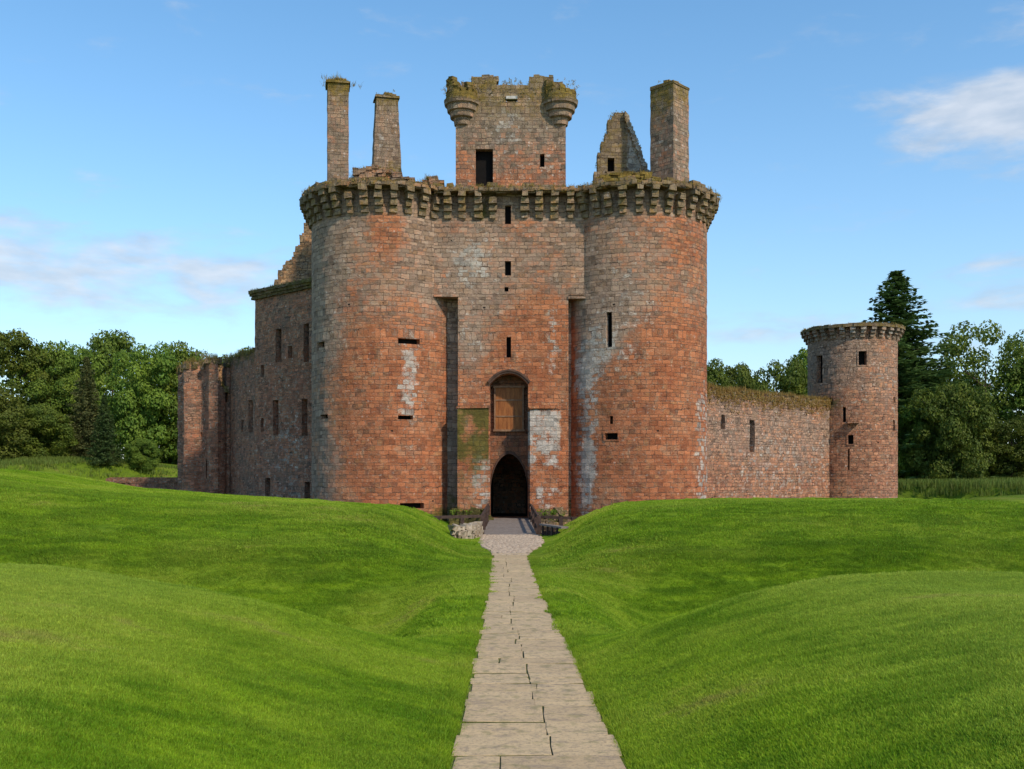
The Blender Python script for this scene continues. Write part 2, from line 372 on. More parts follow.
def slab_mat():
    T = NT('path_flagstone'); p = T.pos(); ri = T.n('ShaderNodeNewGeometry').outputs['Random Per Island']
    n = T.noise(p, 2.2, 6, .65); f = T.noise(p, 25, 5, .7); s = T.noise(T.scalev(p, (1, 1.7, 1)), 5, 6, .7, 1.0)
    c = T.mix(ri, (.57, .40, .215), (.45, .315, .175)); wn_ = T.n('ShaderNodeTexWhiteNoise', noise_dimensions='1D'); T.l(T.math('MULTIPLY', ri, 517.3), wn_.inputs['W']); c = T.mix(wn_.outputs['Value'], c, (.56, .40, .22)); c = T.mix(T.rng(n, .45, .75, 0, .5), c, (.44, .32, .19))
    c = T.mix(T.rng(s, .45, .7, 0, .65), c, (.22, .17, .125)); c = T.mix(T.rng(f, .48, .7, 0, .6), c, (.15, .115, .085))
    c = T.mix(T.rng(T.noise(p, 6, 4), .52, .68, 0, .5), c, (.17, .16, .06))
    T.l(c, T.b.inputs['Base Color']); T.b.inputs['Roughness'].default_value = .85
    T.l(T.bump(T.math('ADD', T.math('MULTIPLY', s, 1.0), T.math('ADD', f, T.math('MULTIPLY', n, .6))), .7, .012), T.b.inputs['Normal']); return T.m
M['slab'] = slab_mat(); M['soil'] = simple('path_soil', (.07, .075, .025), (.14, .14, .045), 9, .6, .02)
def water_mat():
    T = NT('moat_water'); T.b.inputs['Base Color'].default_value = (.02, .028, .015, 1); T.b.inputs['Roughness'].default_value = .06
    T.b.inputs['Specular IOR Level'].default_value = .5; T.l(T.bump(T.noise(T.pos(), 3, 3), .1, .02), T.b.inputs['Normal']); return T.m
M['water'] = water_mat()

# ------------------------------------------------------------ terrain
def path_xc(y): return interp([(0, .3), (7.6, .21), (14, .13), (28, -.05), (36, -.03), (46, -.03), (62, -.15)], y)
def path_w(y): return interp([(0, 1.45), (7.6, 1.32), (13, 1.16), (20, 1.02), (30, .98), (32, 1.15), (35, 1.9), (38, 2.45), (46, 2.5)], y)
def path_z(y): return interp([(-50, .1), (0, .06), (8, 0), (28, -.15), (44, -.4), (62, -.42)], y)
NL = [(0, 0), (.3, .03), (.8, .14), (1.5, .3), (2.4, .56), (3.9, .88), (5.4, 1.08), (6.8, 1.15), (14, 1.3), (24, 1.5)]
NR = [(0, 0), (.2, .03), (.5, .12), (1.2, .42), (2.1, .71), (3.2, .91), (4.3, .99), (6.5, .97), (12, 1.0), (24, 1.2)]
FL = [(0, 0), (.5, .0), (.95, .05), (1.3, .22), (1.75, .5), (2.5, .9), (3.45, 1.22), (5.5, 1.42), (9.7, 1.63), (14.8, 2.0), (20, 2.78), (40, 3.2)]
FR = [(0, 0), (.3, .0), (.6, .05), (1.0, .28), (1.5, .6), (2.2, .95), (3.25, 1.3), (4.5, 1.45), (6.6, 1.56), (15, 1.58), (20.2, 1.3), (40, 1.2)]
def smtab(tab, x, k=.35):
    return (interp(tab, x - k) + interp(tab, x + k) + 2 * interp(tab, x) + interp(tab, x - k / 2) + interp(tab, x + k / 2)) / 6
CP = [(-13.5, 59), (13, 59), (13, 66), (28, 80), (34, 84), (30, 89), (5, 108), (-31, 88), (-30, 79), (-19, 72), (-13.5, 66)]
def castle_dist(x, y):
    inside = False; best = 1e9
    for (x1, y1), (x2, y2) in zip(CP, CP[1:] + CP[:1]):
        dx, dy = x2 - x1, y2 - y1; t = max(0, min(1, ((x - x1) * dx + (y - y1) * dy) / (dx * dx + dy * dy)))
        best = min(best, math.hypot(x - x1 - t * dx, y - y1 - t * dy))
        if (y1 > y) != (y2 > y) and x < (x2 - x1) * (y - y1) / (y2 - y1) + x1: inside = not inside
    return -best if inside else best
def ground(x, y):
    xc, w, pz = path_xc(y), path_w(y), path_z(y)
    d = x - xc; s = abs(d) - w / 2
    if s < 0: h = pz - .05
    else:
        near = smtab(NL if d < 0 else NR, s, min(.35, s)); far = smtab(FL if d < 0 else FR, s, min(.3, s))
        wv = .8 * mn.noise(Vector((x * .15, 3, 0)))
        e1 = lerp(-.7, 0, sm(1.0, 5.0, s)); L1 = 1 - sm(13.0 + wv + e1, 16.2 + wv + e1 * 1.6, y); L2 = sm(21.5 + wv, 32.0, y)
        dt = 1.25 * sm(.35, 2.7, s) * sm(13.4 + wv + e1, 16.4 + wv + e1, y) * (1 - sm(20, 26.0, y))
        flat = .13 * sm(0, 2.5, s)
        h = pz - .05 + .05 * sm(0, .12, s) + max(near * L1 + far * L2, flat) - dt
        a = sm(.1, 2.5, s)
        h += a * (.05 * mn.noise(Vector((x * .5, y * .4, 0))) + .03 * mn.noise(Vector((x * 1.3, y * .9, 5))))
        if y > 0: h += .05 * a * max(0, mn.noise(Vector((x * .22 + 4, y * .22, 2))))
    if y > 43:
        g = 1.0 + 3.1 * sm(12, 48, -x) * sm(50, 112, y) + .45 * sm(20, 60, x) * sm(80, 120, y) + .25 * mn.noise(Vector((x * .05, y * .05, 9)))
        g = lerp(h, g, sm(46, 62, y))
        cdist = castle_dist(x, y)
        mo = 1 - sm(10.6, 14.3, cdist)
        g = lerp(g, -2.4, mo)
        if cdist < 0: g = lerp(-2.4, -.6, sm(1.0, 1.6, -cdist))
        h = lerp(h, g, sm(44.2, 46.5, y))
    return h
def axis(lo, dl, dh, hi, step, grow=1.12):
    a = []; x = dl
    while x <= dh: a.append(x); x += step
    s = step
    while x < hi: a.append(x); s *= grow; x += s
    a.append(hi); b = []; x = dl - step; s = step
    while x > lo: b.append(x); s *= grow; x -= s
    b.append(lo); return b[::-1] + a
xs = sorted(set(axis(-900, -12, 12, 900, .2, 1.06))); ys = axis(-60, 3, 48, 1500, .2, 1.05)
mb = MB(); nx, ny = len(xs), len(ys)
mb.v = [(x, y, ground(x, y)) for y in ys for x in xs]
mb.f = [(j * nx + i, j * nx + i + 1, (j + 1) * nx + i + 1, (j + 1) * nx + i) for j in range(ny - 1) for i in range(nx - 1)]
mb.uv = [None] * len(mb.f); mb.mi = [0] * len(mb.f)
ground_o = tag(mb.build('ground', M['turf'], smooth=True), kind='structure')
mb = MB(); mb.quad([(-70, 44, -1.75), (70, 44, -1.75), (70, 125, -1.75), (-70, 125, -1.75)])
tag(mb.build('moat_water', M['water']), kind='structure')

# flagstone path: every slab modelled, one sheet of paving
mb = MB(); y = 1.0
def gz(y): return path_z(y)
cj = .08
while y < 30.6:
    ln = rng.choice([.3, .42, .54, .66, .74]) * rng.uniform(.85, 1.1); w = path_w(y + ln / 2); xc = path_xc(y + ln / 2)
    a = xc - w / 2 - rng.uniform(-.01, .06); b = xc + w / 2 + rng.uniform(-.01, .06); W_ = b - a
    cuts = [a]; cj = max(-.12, min(.16, cj + rng.choice([-.07, -.01, .0, .015, .06])))
    if rng.random() < .86: cuts.append(xc + cj)
    elif rng.random() < .5: cuts.append(rng.uniform(a + .3, a + .4))
    cuts = sorted(cuts) + [b]; sk = rng.uniform(-.03, .03)
    for c0, c1 in zip(cuts, cuts[1:]):
        if c1 - c0 < .12: continue
        g = rng.choice([.004, .007, .011]); gy = rng.choice([.005, .009, .014]); z = gz(y) + rng.uniform(-.004, .004); b2 = .008
        def q(x, yy, zz): return (x + rng.uniform(-.008, .008), yy + sk * (x - xc) + rng.uniform(-.005, .005), zz + rng.uniform(-.004, .004))
        x0, x1, y0, y1 = c0 + g, c1 - g, y + gy, y + ln - gy
        # rounded worn edge: outline with mid points
        xm, ym = (x0 + x1) / 2, (y0 + y1) / 2
        ring = [q(x0, y0, 0), q(xm, y0 - .004, 0), q(x1, y0, 0), q(x1 + .006, ym, 0), q(x1, y1, 0), q(xm, y1, 0), q(x0, y1, 0), q(x0 - .006, ym, 0)]
        k = len(mb.v)
        for (dz, ins) in ((-.06, 0), (-.004, 0), (0, .004)):
            for p in ring:
                sx = (xm - p[0]); sy = (ym - p[1]); L = math.hypot(sx, sy)
                mb.v.append((p[0] + sx / L * ins, p[1] + sy / L * ins, z + dz + p[2]))
        for r in (0, 1):
            for i in range(8): mb.poly_idx((k + r * 8 + i, k + r * 8 + (i + 1) % 8, k + r * 8 + 8 + (i + 1) % 8, k + r * 8 + 8 + i), mi=1 - r)
        mb.poly_idx([k + 16 + i for i in range(8)])
    y += ln
for i in range(60):   # soil bed in the joints
    y0, y1 = 1 + i * .5, 1.5 + i * .5
    mb.quad([(path_xc(y0) - path_w(y0) / 2 - .03, y0, gz(y0) - .016), (path_xc(y0) + path_w(y0) / 2 + .03, y0, gz(y0) - .016),
             (path_xc(y1) + path_w(y1) / 2 + .03, y1, gz(y1) - .016), (path_xc(y1) - path_w(y1) / 2 - .03, y1, gz(y1) - .016)], mi=1)
tag(mb.build('path', [M['slab'], M['soil']]), kind='structure')
# cobbled apron before the bridge
mb = MB(); y = 30.6
while y < 44.6:
    w = path_w(y); xc = path_xc(y); x = xc - w / 2 + rng.uniform(0, .08)
    while x < xc + w / 2:
        r = rng.uniform(.055, .085); k = len(mb.v); z = path_z(y) - .02 + rng.uniform(-.008, .01); n = 7; a0 = rng.random() * 6
        for (rr, dz) in ((1, -.03), (.9, .012), (.5, .028)):
            for i in range(n):
                a = a0 + 6.2832 * i / n; mb.v.append((x + r * rr * math.cos(a) * 1.15, y + r * rr * math.sin(a) * .8, z + dz))
        for j in range(2):
            for i in range(n): mb.poly_idx((k + j * n + i, k + j * n + (i + 1) % n, k + (j + 1) * n + (i + 1) % n, k + (j + 1) * n + i))
        mb.poly_idx([k + 2 * n + i for i in range(n)])
        x += r * 2.25
    y += .125
for i in range(28):
    y0, y1 = 30.6 + i * .5, 31.1 + i * .5
    mb.quad([(path_xc(y0) - path_w(y0) / 2 - .03, y0, gz(y0) - .026), (path_xc(y0) + path_w(y0) / 2 + .03, y0, gz(y0) - .026),
             (path_xc(y1) + path_w(y1) / 2 + .03, y1, gz(y1) - .026), (path_xc(y1) - path_w(y1) / 2 - .03, y1, gz(y1) - .026)], mi=1)
tag(mb.build('cobbled_path', [M['cobble'], M['soil']], smooth=False), kind='structure')

# ------------------------------------------------------------ masonry building blocks
def disp(x, y, z): return .035 * mn.noise(Vector((x * 1.7, y * 1.7, z * 1.7))) + .025 * mn.noise(Vector((x * 5, y * 5, z * 5)))
def find_u(line, px, u0, u1):
    best, bu = 1e9, u0
    for k in range(1201):
        u = u0 + (u1 - u0) * k / 1200; (X, Y), _ = line(u)
        d = abs(512 + F * X / Y - px)
        if d < best: best, bu = d, u
    return bu
def sheet(line, u0, u1, z0, z1, step=.3, T=1.0, holes=(), topf=None, rough=1.0, inward=None, vstep=None):
    """solid wall that follows line(u)->((x,y),(nx,ny) outward); holes=[(ua,ub,za,zb)]; topf(u) ruined top"""
    def ticks(a, b, st, keys):
        t = [a + (b - a) * i / max(1, round((b - a) / st)) for i in range(max(1, round((b - a) / st)) + 1)]
        keys = sorted(set(round(k, 4) for k in keys if a < k < b))
        t = [x for x in t if x in (t[0], t[-1]) or all(abs(x - k) > st * .3 for k in keys)]
        return sorted(t + keys)
    us = ticks(u0, u1, step, [k for h in holes for k in h[:2]]); zs = ticks(z0, z1, vstep or step, [k for h in holes for k in h[2:4]])
    mb = MB(); nu, nz = len(us), len(zs)
    fr = []; bk = []
    for z in zs:
        for u in us:
            (x, y), (nx_, ny_) = line(u); d = disp(x, y, z) * rough
            fr.append((x + nx_ * d, y + ny_ * d, z)); bk.append((x - nx_ * T, y - ny_ * T, z))
    mb.v = fr + bk; NB = len(fr)
    keep = {}
    for j in range(nz - 1):
        for i in range(nu - 1):
            cu, cz = (us[i] + us[i + 1]) / 2, (zs[j] + zs[j + 1]) / 2
            ok = not any(h[0] < cu < h[1] and h[2] < cz < h[3] for h in holes)
            if topf and cz > topf(cu): ok = False
            keep[i, j] = ok
    id_ = lambda i, j: j * nu + i
    for (i, j), ok in keep.items():
        if not ok: continue
        a, b, c, d = id_(i, j), id_(i + 1, j), id_(i + 1, j + 1), id_(i, j + 1)
        uv = [(us[i], zs[j]), (us[i + 1], zs[j]), (us[i + 1], zs[j + 1]), (us[i], zs[j + 1])]
        mb.poly_idx((a, b, c, d), uv); mb.poly_idx((NB + b, NB + a, NB + d, NB + c), [uv[1], uv[0], uv[3], uv[2]])
        for (di, dj, p, q_, pu) in ((-1, 0, a, d, 0), (1, 0, c, b, 0), (0, -1, b, a, 1), (0, 1, d, c, 1)):
            if not keep.get((i + di, j + dj), False):
                vp, vq = mb.v[p], mb.v[q_]
                if pu: uvq = [(us[i], vp[2]), (us[i + 1], vp[2]), (us[i + 1], vp[2] + T), (us[i], vp[2] + T)]
                else: uvq = [(0, vp[2]), (0, vq[2]), (T, vq[2]), (T, vp[2])]
                mb.poly_idx((p, q_, NB + q_, NB + p), uvq)
    return mb
def circ(cx, cy, r):
    def line(u):
        t = u / r; return (cx + r * math.sin(t), cy - r * math.cos(t)), (math.sin(t), -math.cos(t))
    return line
def straight(ax, ay, bx, by):
    L = math.hypot(bx - ax, by - ay); dx, dy = (bx - ax) / L, (by - ay) / L
    def line(u): return (ax + dx * u, ay + dy * u), (dy, -dx)
    return line, L
def opening(line, px0, px1, py0, py1, ur):
    ua, ub = find_u(line, px0, *ur), find_u(line, px1, *ur); (X, Y), _ = line((ua + ub) / 2)
    return (min(ua, ub), max(ua, ub), EYE + (HZ - py1) * Y / F, EYE + (HZ - py0) * Y / F)
def fill_opening(name, line, h, parent, depth=.45, wfn=None, stone=None, frame=0, label=None):
    """near-black panel painting the shade inside a slit or window, plus dressed stone surround"""
    ua, ub, za, zb = h; mb = MB(); e = .04
    def pt(u, z, d):
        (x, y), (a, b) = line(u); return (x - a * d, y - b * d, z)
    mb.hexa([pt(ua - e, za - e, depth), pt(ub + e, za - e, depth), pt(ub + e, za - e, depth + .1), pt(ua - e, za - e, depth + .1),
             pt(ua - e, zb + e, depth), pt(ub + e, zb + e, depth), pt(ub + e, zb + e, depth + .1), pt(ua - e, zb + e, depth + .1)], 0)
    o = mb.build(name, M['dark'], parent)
    if label: o['label'] = label
    if frame and stone:
        f = MB(); w = frame
        for (a, b, c, d) in ((ua - w, ua, za - w, zb + w), (ub, ub + w, za - w, zb + w), (ua, ub, zb, zb + w), (ua, ub, za - w, za)):
            f.hexa([pt(a, c, -.05), pt(b, c, -.05), pt(b, c, .2), pt(a, c, .2), pt(a, d, -.05), pt(b, d, -.05), pt(b, d, .2), pt(a, d, .2)])
        f.build('surround', stone, o, wfn)
    return o
def stones(mb, line, u0, u1, zf, hmin=.12, hmax=.35, T=.8, gap=.12, wmin=.25, wmax=.6):
    """loose uneven coping stones along a ruined top"""
    u = u0
    while u < u1:
        w = rng.uniform(wmin, wmax); h = rng.uniform(hmin, hmax); u += w / 2
        if rng.random() > gap:
            (x, y), (a, b) = line(u); z = zf(u); dpt = T * rng.uniform(.7, 1.05)
            mb.box((x - a * (dpt / 2 - .05), y - b * (dpt / 2 - .05), z + h / 2 - .16), (w * 1.18, dpt, h + .2), math.atan2(b, a) + math.pi / 2, .05, rng.uniform(-.12, .12))
        u += w / 2
def tufts(mb, pts, n, hmin, hmax, spread=.25, droop=.5, wid=.02, blades=9):
    """little plants: fans of thin blades"""
    for _ in range(n):
        p = pts[rng.randrange(len(pts))] if not callable(pts) else pts()
        for b in range(blades):
            a = rng.random() * 6.283; h = rng.uniform(hmin, hmax); ox, oy = rng.gauss(0, spread * .3), rng.gauss(0, spread * .3)
            dx, dy = math.cos(a), math.sin(a); l = h * droop * rng.random(); w = wid * rng.uniform(.6, 1.4)
            x, y, z = p[0] + ox, p[1] + oy, p[2]
            k = len(mb.v)
            mb.v += [(x - dy * w, y + dx * w, z - .03), (x + dy * w, y - dx * w, z - .03), (x + dx * l * .5 + dy * w * .7, y + dy * l * .5 - dx * w * .7, z + h * .65),
                     (x + dx * l * .5 - dy * w * .7, y + dy * l * .5 + dx * w * .7, z + h * .65), (x + dx * l, y + dy * l, z + h)]
            mb.poly_idx((k, k + 1, k + 2, k + 3)); mb.poly_idx((k + 3, k + 2, k + 4))
def clumps(mb, pts, n, r=.16, leaves=10, size=.06):
    """leafy cushions of moss and wall plants"""
    for _ in range(n):
        p = pts()
        for _ in range(leaves):
            d = Vector((rng.gauss(0, 1), rng.gauss(0, 1), rng.gauss(0, .8))).normalized() * r * rng.random() ** .4
            c = Vector(p) + d; t = Vector((rng.gauss(0, 1), rng.gauss(0, 1), rng.gauss(0, 1))).normalized(); s_ = t.orthogonal().normalized(); z_ = size * rng.uniform(.6, 1.4)
            k = len(mb.v); mb.v += [tuple(c - t * z_), tuple(c + s_ * z_ * .6), tuple(c + t * z_), tuple(c - s_ * z_ * .6)]; mb.poly_idx((k, k + 1, k + 2, k + 3))

# ------------------------------------------------------------ gatehouse
RT = 4.66; LCX, RCX, CY = -8.07, 7.73, 64.0; FY = 60.75
Z0, ZC, ZT = -3.0, 17.8, 19.4
def wgate(x, y, z):
    fx = 512 + x * 16.3; fy = HZ - (z - EYE) * 16.3
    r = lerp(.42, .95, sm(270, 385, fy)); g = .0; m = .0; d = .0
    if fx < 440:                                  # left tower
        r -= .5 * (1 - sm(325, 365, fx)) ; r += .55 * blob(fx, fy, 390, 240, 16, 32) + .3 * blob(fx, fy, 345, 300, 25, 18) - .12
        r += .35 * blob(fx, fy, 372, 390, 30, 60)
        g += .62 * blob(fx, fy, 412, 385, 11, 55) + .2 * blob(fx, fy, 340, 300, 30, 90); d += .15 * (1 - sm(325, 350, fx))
    elif fx < 575:
        r += .5 * blob(fx, fy, 535, 340, 28, 45) - .45 * blob(fx, fy, 470, 350, 26, 55) - .2 * blob(fx, fy, 480, 270, 50, 35)
        g += .5 * blob(fx, fy, 472, 262, 30, 30) + .3 * blob(fx, fy, 470, 345, 18, 45) + .45 * blob(fx, fy, 553, 340, 7, 60)
        m += .28 * blob(fx, fy, 468, 258, 26, 34) + .35 * blob(fx, fy, 482, 215, 8, 25) + .25 * blob(fx, fy, 470, 330, 18, 50)
        if fy > 405:
            m += ((.74 + .45 * mn.noise(Vector((x * 1.3, z * .9, 3)))) * (1 - .6 * sm(435, 505, fy)) if -3.35 < x < -1.4 else 0) + .7 * blob(fx, fy, 542, 406, 20, 9)
            g += ((.6 + .4 * mn.noise(Vector((x * 1.6, z * 1.1, 8))) - .34 * sm(445, 475, fy)) if 526 < fx < 560 and fy > 411 else 0) + (.55 * blob(fx, fy, 482, 478, 14, 40) if fx < 500 else 0)
    else:
        r += .4 * blob(fx, fy, 685, 245, 22, 40) - .55 * blob(fx, fy, 600, 330, 30, 60) + .2 * blob(fx, fy, 660, 420, 40, 60) + .35 * blob(fx, fy, 686, 345, 18, 16)
        g += .85 * blob(fx, fy, 586, 465, 9, 60) + .6 * blob(fx, fy, 584, 375, 14, 28) + .38 * blob(fx, fy, 600, 350, 24, 28) + .42 * sm(686, 702, fx) * sm(340, 420, fy) + .25 * blob(fx, fy, 630, 300, 45, 60)
    d += .28 * blob(fx, fy, fx, 205, 1, 28) + .42 * blob(fx, fy, 440, 500, 14, 40) * .8
    m += .5 * blob(fx, fy, 440, 520, 16, 28) + .55 * blob(fx, fy, fx, 528, 1, 16) * (1 if fx < 600 else .3)
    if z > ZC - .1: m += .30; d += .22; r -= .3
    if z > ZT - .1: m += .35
    return (min(1.2, max(0, r)), g, m, d)
gate = thing('gatehouse', 'twin towered red sandstone gatehouse at the end of the stone path', 'castle')

def ring(off):
    """the outline followed by the corbels: left tower, middle wall, right tower"""
    a = math.acos((CY - FY) / RT); pts = []
    def line(u): pass
    r = RT + off; seg = [('arc', LCX, -R(150), a), ('line', LCX + RT * math.sin(a), RCX - RT * math.sin(a), 0), ('arc', RCX, -a, R(150))]
    lens = [r * (a + R(150)), seg[1][2] - seg[1][1], r * (a + R(150))]
    def f(u):
        if u < lens[0]:
            t = -R(150) + u / r; return (LCX + r * math.sin(t), CY - r * math.cos(t)), (math.sin(t), -math.cos(t))
        u -= lens[0]
        if u < lens[1]: return (seg[1][1] + u, FY - off), (0, -1)
        t = -a + (u - lens[1]) / r; return (RCX + r * math.sin(t), CY - r * math.cos(t)), (math.sin(t), -math.cos(t))
    return f, sum(lens)

for side, cx in (('left', LCX), ('right', RCX)):
    ln = circ(cx, CY, RT); ur = (-RT * 1.55, RT * 1.55)
    if side == 'left':
        hs_ = [opening(ln, *a, ur) for a in ((398, 420, 338.5, 344), (398, 413, 415.5, 419.5), (400, 424, 503, 508.5), (317, 324.5, 342, 347.5), (320.5, 328, 414.5, 418.5))]
    else:
        hs_ = [opening(ln, *a, ur) for a in ((606.5, 612, 312, 347), (609.5, 613, 416, 424), (605, 618, 433, 439.5))]
    mb = sheet(ln, -math.pi * RT, math.pi * RT, Z0, ZT, .3, .9, hs_)
    mb.v += [(cx, CY, ZT - .25)]; k = len(mb.v) - 1                  # wall walk closing the top
    mb.lathe((cx, CY, 0), [(.01, ZT - .25), (RT - .6, ZT - .25)], 40)
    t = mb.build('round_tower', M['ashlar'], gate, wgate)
    t['label'] = 'rounded %s tower of the gatehouse' % side + (' with greyer stone' if side == 'left' else ' with a tall arrow slit')
    for i, h in enumerate(hs_):
        fill_opening('arrow_slit', ln, h, t, .4, wgate, M['ashlar'], .09 if (side == 'right' and i == 2) else 0)

# middle wall: wide above the ledges, narrow below
def fline(yy):
    def line(u): return (u, yy), (0, -1)
    return line
ZL = 13.2
hi = [opening(fline(FY), *a, (-5, 5)) for a in ((505, 511, 205.5, 224), (505, 511, 261, 275.5), (506.5, 511, 337, 357.5), (504.5, 508.5, 287, 291.5))]
GX0, GX1, GB, GS, GC = -1.34, .98, -.42, 7.75, 8.45
mb = sheet(fline(FY), -4.84, 4.5, ZL, ZT, .3, 3.6, hi)
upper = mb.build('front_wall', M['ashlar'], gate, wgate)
mb = sheet(fline(FY), -3.28, 3.42, Z0, ZL, .3, 4.2, hi[2:3] + [(GX0, GX1, GB, GC)])
lower = mb.build('gate_wall', M['ashlar'], gate, wgate)
for i, h in enumerate(hi): fill_opening('arrow_slit', fline(FY), h, lower if i == 2 else upper, .35)
mb = MB()                                                         # thin ledges over the two slots
mb.box((-4.0, FY + .62, ZL - .06), (1.5, 1.4, .14), 0, .02); mb.build('ledge', M['ashlar'], gate, wgate)
mb = MB(); mb.box((3.95, FY + .62, ZL - .16), (1.1, 1.4, .14), 0, .02); mb.build('ledge', M['ashlar'], gate, wgate)
def arch_fill(x0, x1, ztop, curve, y0, y1, n=24):
    mb = MB()
    for i in range(n):
        a, b = x0 + (x1 - x0) * i / n, x0 + (x1 - x0) * (i + 1) / n; za, zb = curve(a), curve(b)
        mb.quad([(a, y0, za), (b, y0, zb), (b, y0, ztop), (a, y0, ztop)]); mb.quad([(b, y1, zb), (a, y1, za), (a, y1, ztop), (b, y1, ztop)])
        mb.quad([(a, y1, za), (b, y1, zb), (b, y0, zb), (a, y0, za)])
    return mb
gm = (GX0 + GX1) / 2; gw = (GX1 - GX0) / 2
seg = lambda x: GS + (GC - .05 - GS) * (1 - min(1, abs(x - gm) / gw) ** 2.2)
arch_fill(GX0, GX1, GC + .01, seg, FY + .004, FY + .8).build('arch_head', M['ashlar'], gate, wgate)
mb = MB(); N = 22                                                 # hood mould, two orders
for (o0, o1, pr) in ((.02, .13, .10), (.13, .24, .16)):
    for i in range(N):
        q = []
        for k in (i, i + 1):
            t = -1 + 2 * k / N
            for o in (o0, o1): q.append((gm + t * (gw + o * .6), GS - .04 + (GC - GS) * (1 - abs(t) ** 2.2) + o))
        (ax, az_), (bx, bz), (cx2, cz), (dx, dz) = q
        mb.hexa([(ax, FY - pr, az_), (cx2, FY - pr, cz), (cx2, FY + .1, cz), (ax, FY + .1, az_), (bx, FY - pr, bz), (dx, FY - pr, dz), (dx, FY + .1, dz), (bx, FY + .1, bz)])
mb.build('hood_mould', M['dark_stone'], gate)
# recess: inner wall with the pointed gateway, set back behind the front
IY = FY + 1.15
zs_, za_ = 1.6, 3.55
def pointed(x):
    w = gw - .03; t = min(1, abs(x - gm) / w); return zs_ + (za_ - zs_) * (1 - t ** 1.9) ** .62
inner = arch_fill(GX0 - .05, GX1 + .05, GC + .3, pointed, IY, IY + .7, 40).build('gateway_arch', M['ashlar'], gate, lambda x, y, z: (.75, 0, .25, .75))
mb = MB()
for i in range(40):                                               # chamfered voussoir ring
    a, b = gm - gw + .03 + (2 * gw - .06) * i / 40, gm - gw + .03 + (2 * gw - .06) * (i + 1) / 40
    za, zb = pointed(a), pointed(b)
    mb.hexa([(a, IY - .06, za), (b, IY - .06, zb), (b, IY + .1, zb), (a, IY + .1, za), (a, IY - .06, za + .2), (b, IY - .06, zb + .2), (b, IY + .1, zb + .2), (a, IY + .1, za + .2)])
mb.build('voussoir_ring', M['dark_stone'], inner)
mb = MB()                                                         # passage walls, vault and far end, coloured near-black for deep shade
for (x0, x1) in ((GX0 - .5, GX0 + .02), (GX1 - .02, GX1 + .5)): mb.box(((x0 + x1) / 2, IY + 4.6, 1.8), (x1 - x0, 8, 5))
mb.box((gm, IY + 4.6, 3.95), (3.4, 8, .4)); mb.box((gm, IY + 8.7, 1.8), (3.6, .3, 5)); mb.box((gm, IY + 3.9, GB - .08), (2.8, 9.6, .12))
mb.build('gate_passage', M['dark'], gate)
# timber panel filling the recess over the gateway
pn = MB(); px0, px1, pz0, pz1 = -1.06, .68, 5.0, 7.75
for i in range(7):
    w = (px1 - px0) / 7; pn.box((px0 + w * (i + .5), IY - .10, (pz0 + pz1) / 2), (w - .012, .06, pz1 - pz0), 0, .002)
panel = pn.build('timber_panel', M['panel'], gate)
fr = MB()
for (c, d) in ((((px0 + px1) / 2, IY - .16, pz0), (px1 - px0 + .2, .14, .12)), (((px0 + px1) / 2, IY - .16, pz1 - .05), (px1 - px0 + .2, .14, .12)),
               ((px0, IY - .157, (pz0 + pz1) / 2), (.09, .13, pz1 - pz0)), ((px1, IY - .157, (pz0 + pz1) / 2), (.09, .13, pz1 - pz0)),
               (((px0 + px1) / 2, IY - .14, (pz0 + pz1) / 2 + .5), (px1 - px0 - .1, .05, .08)), (((px0 + px1) / 2, IY - .14, (pz0 + pz1) / 2 - .5), (px1 - px0 - .1, .05, .08))):
    fr.box(c, d)
fr.build('panel_frame', M['panelframe'], panel)
for (x0, x1) in ((-4.9, -3.2), (3.35, 4.5)):                       # back of the two narrow slots
    sheet(fline(61.75), x0, x1, Z0, ZL, .3, .6).build('slot_wall', M['ashlar'], gate, lambda x, y, z: (.15, .1, .25 + .4 * sm(4, -1, z), .35))
# buttress-like blocks either side of the gate, mossy left and lime-white right
for (x0, x1, lab) in ((-3.28, -1.44, 'mossy green block left of the gate'), (1.08, 2.72, 'lime whitened block right of the gate')):
    mb = sheet(fline(FY - .6), x0, x1, Z0, 6.3, .26, .58); mb.box(((x0 + x1) / 2, FY - .33, 6.33), (x1 - x0 + .12, .72, .12), 0, .03)
    b = mb.build('gate_buttress', M['ashlar'], gate, wgate); b['label'] = lab
for (x0, x1) in ((-3.7, -1.5), (1.15, 3.3)):                       # splayed plinth with plants
    mb = MB()
    for k in range(4):
        x = x0
        while x < x1: w = rng.uniform(.28, .6); mb.box((x + w / 2, FY - .95 - .28 * (3 - k) + rng.uniform(-.18, .18), -.95 + k * .3 + rng.uniform(-.08, .1)), (w, 1.2, rng.uniform(.3, .5)), rng.uniform(-.25, .25), .11); x += w
    pl = mb.build('plinth', M['rubble'], gate, lambda x, y, z: (.3, .2, .55 + .3 * (x < 0), .3))
    mb = MB(); tufts(mb, lambda: (rng.uniform(x0 + .2, x1 - .3), FY - rng.uniform(.9, 1.7), rng.uniform(-.4, .1)), 26, .08, .22, .3, 1.0, .03)
    clumps(mb, lambda: (rng.uniform(x0 + .1, x1 - .2), FY - rng.uniform(.8, 1.8), rng.uniform(-.5, .15)), 70, .16, 12, .045)
    tag(mb.build('fern', M['fern'], pl), kind='stuff')

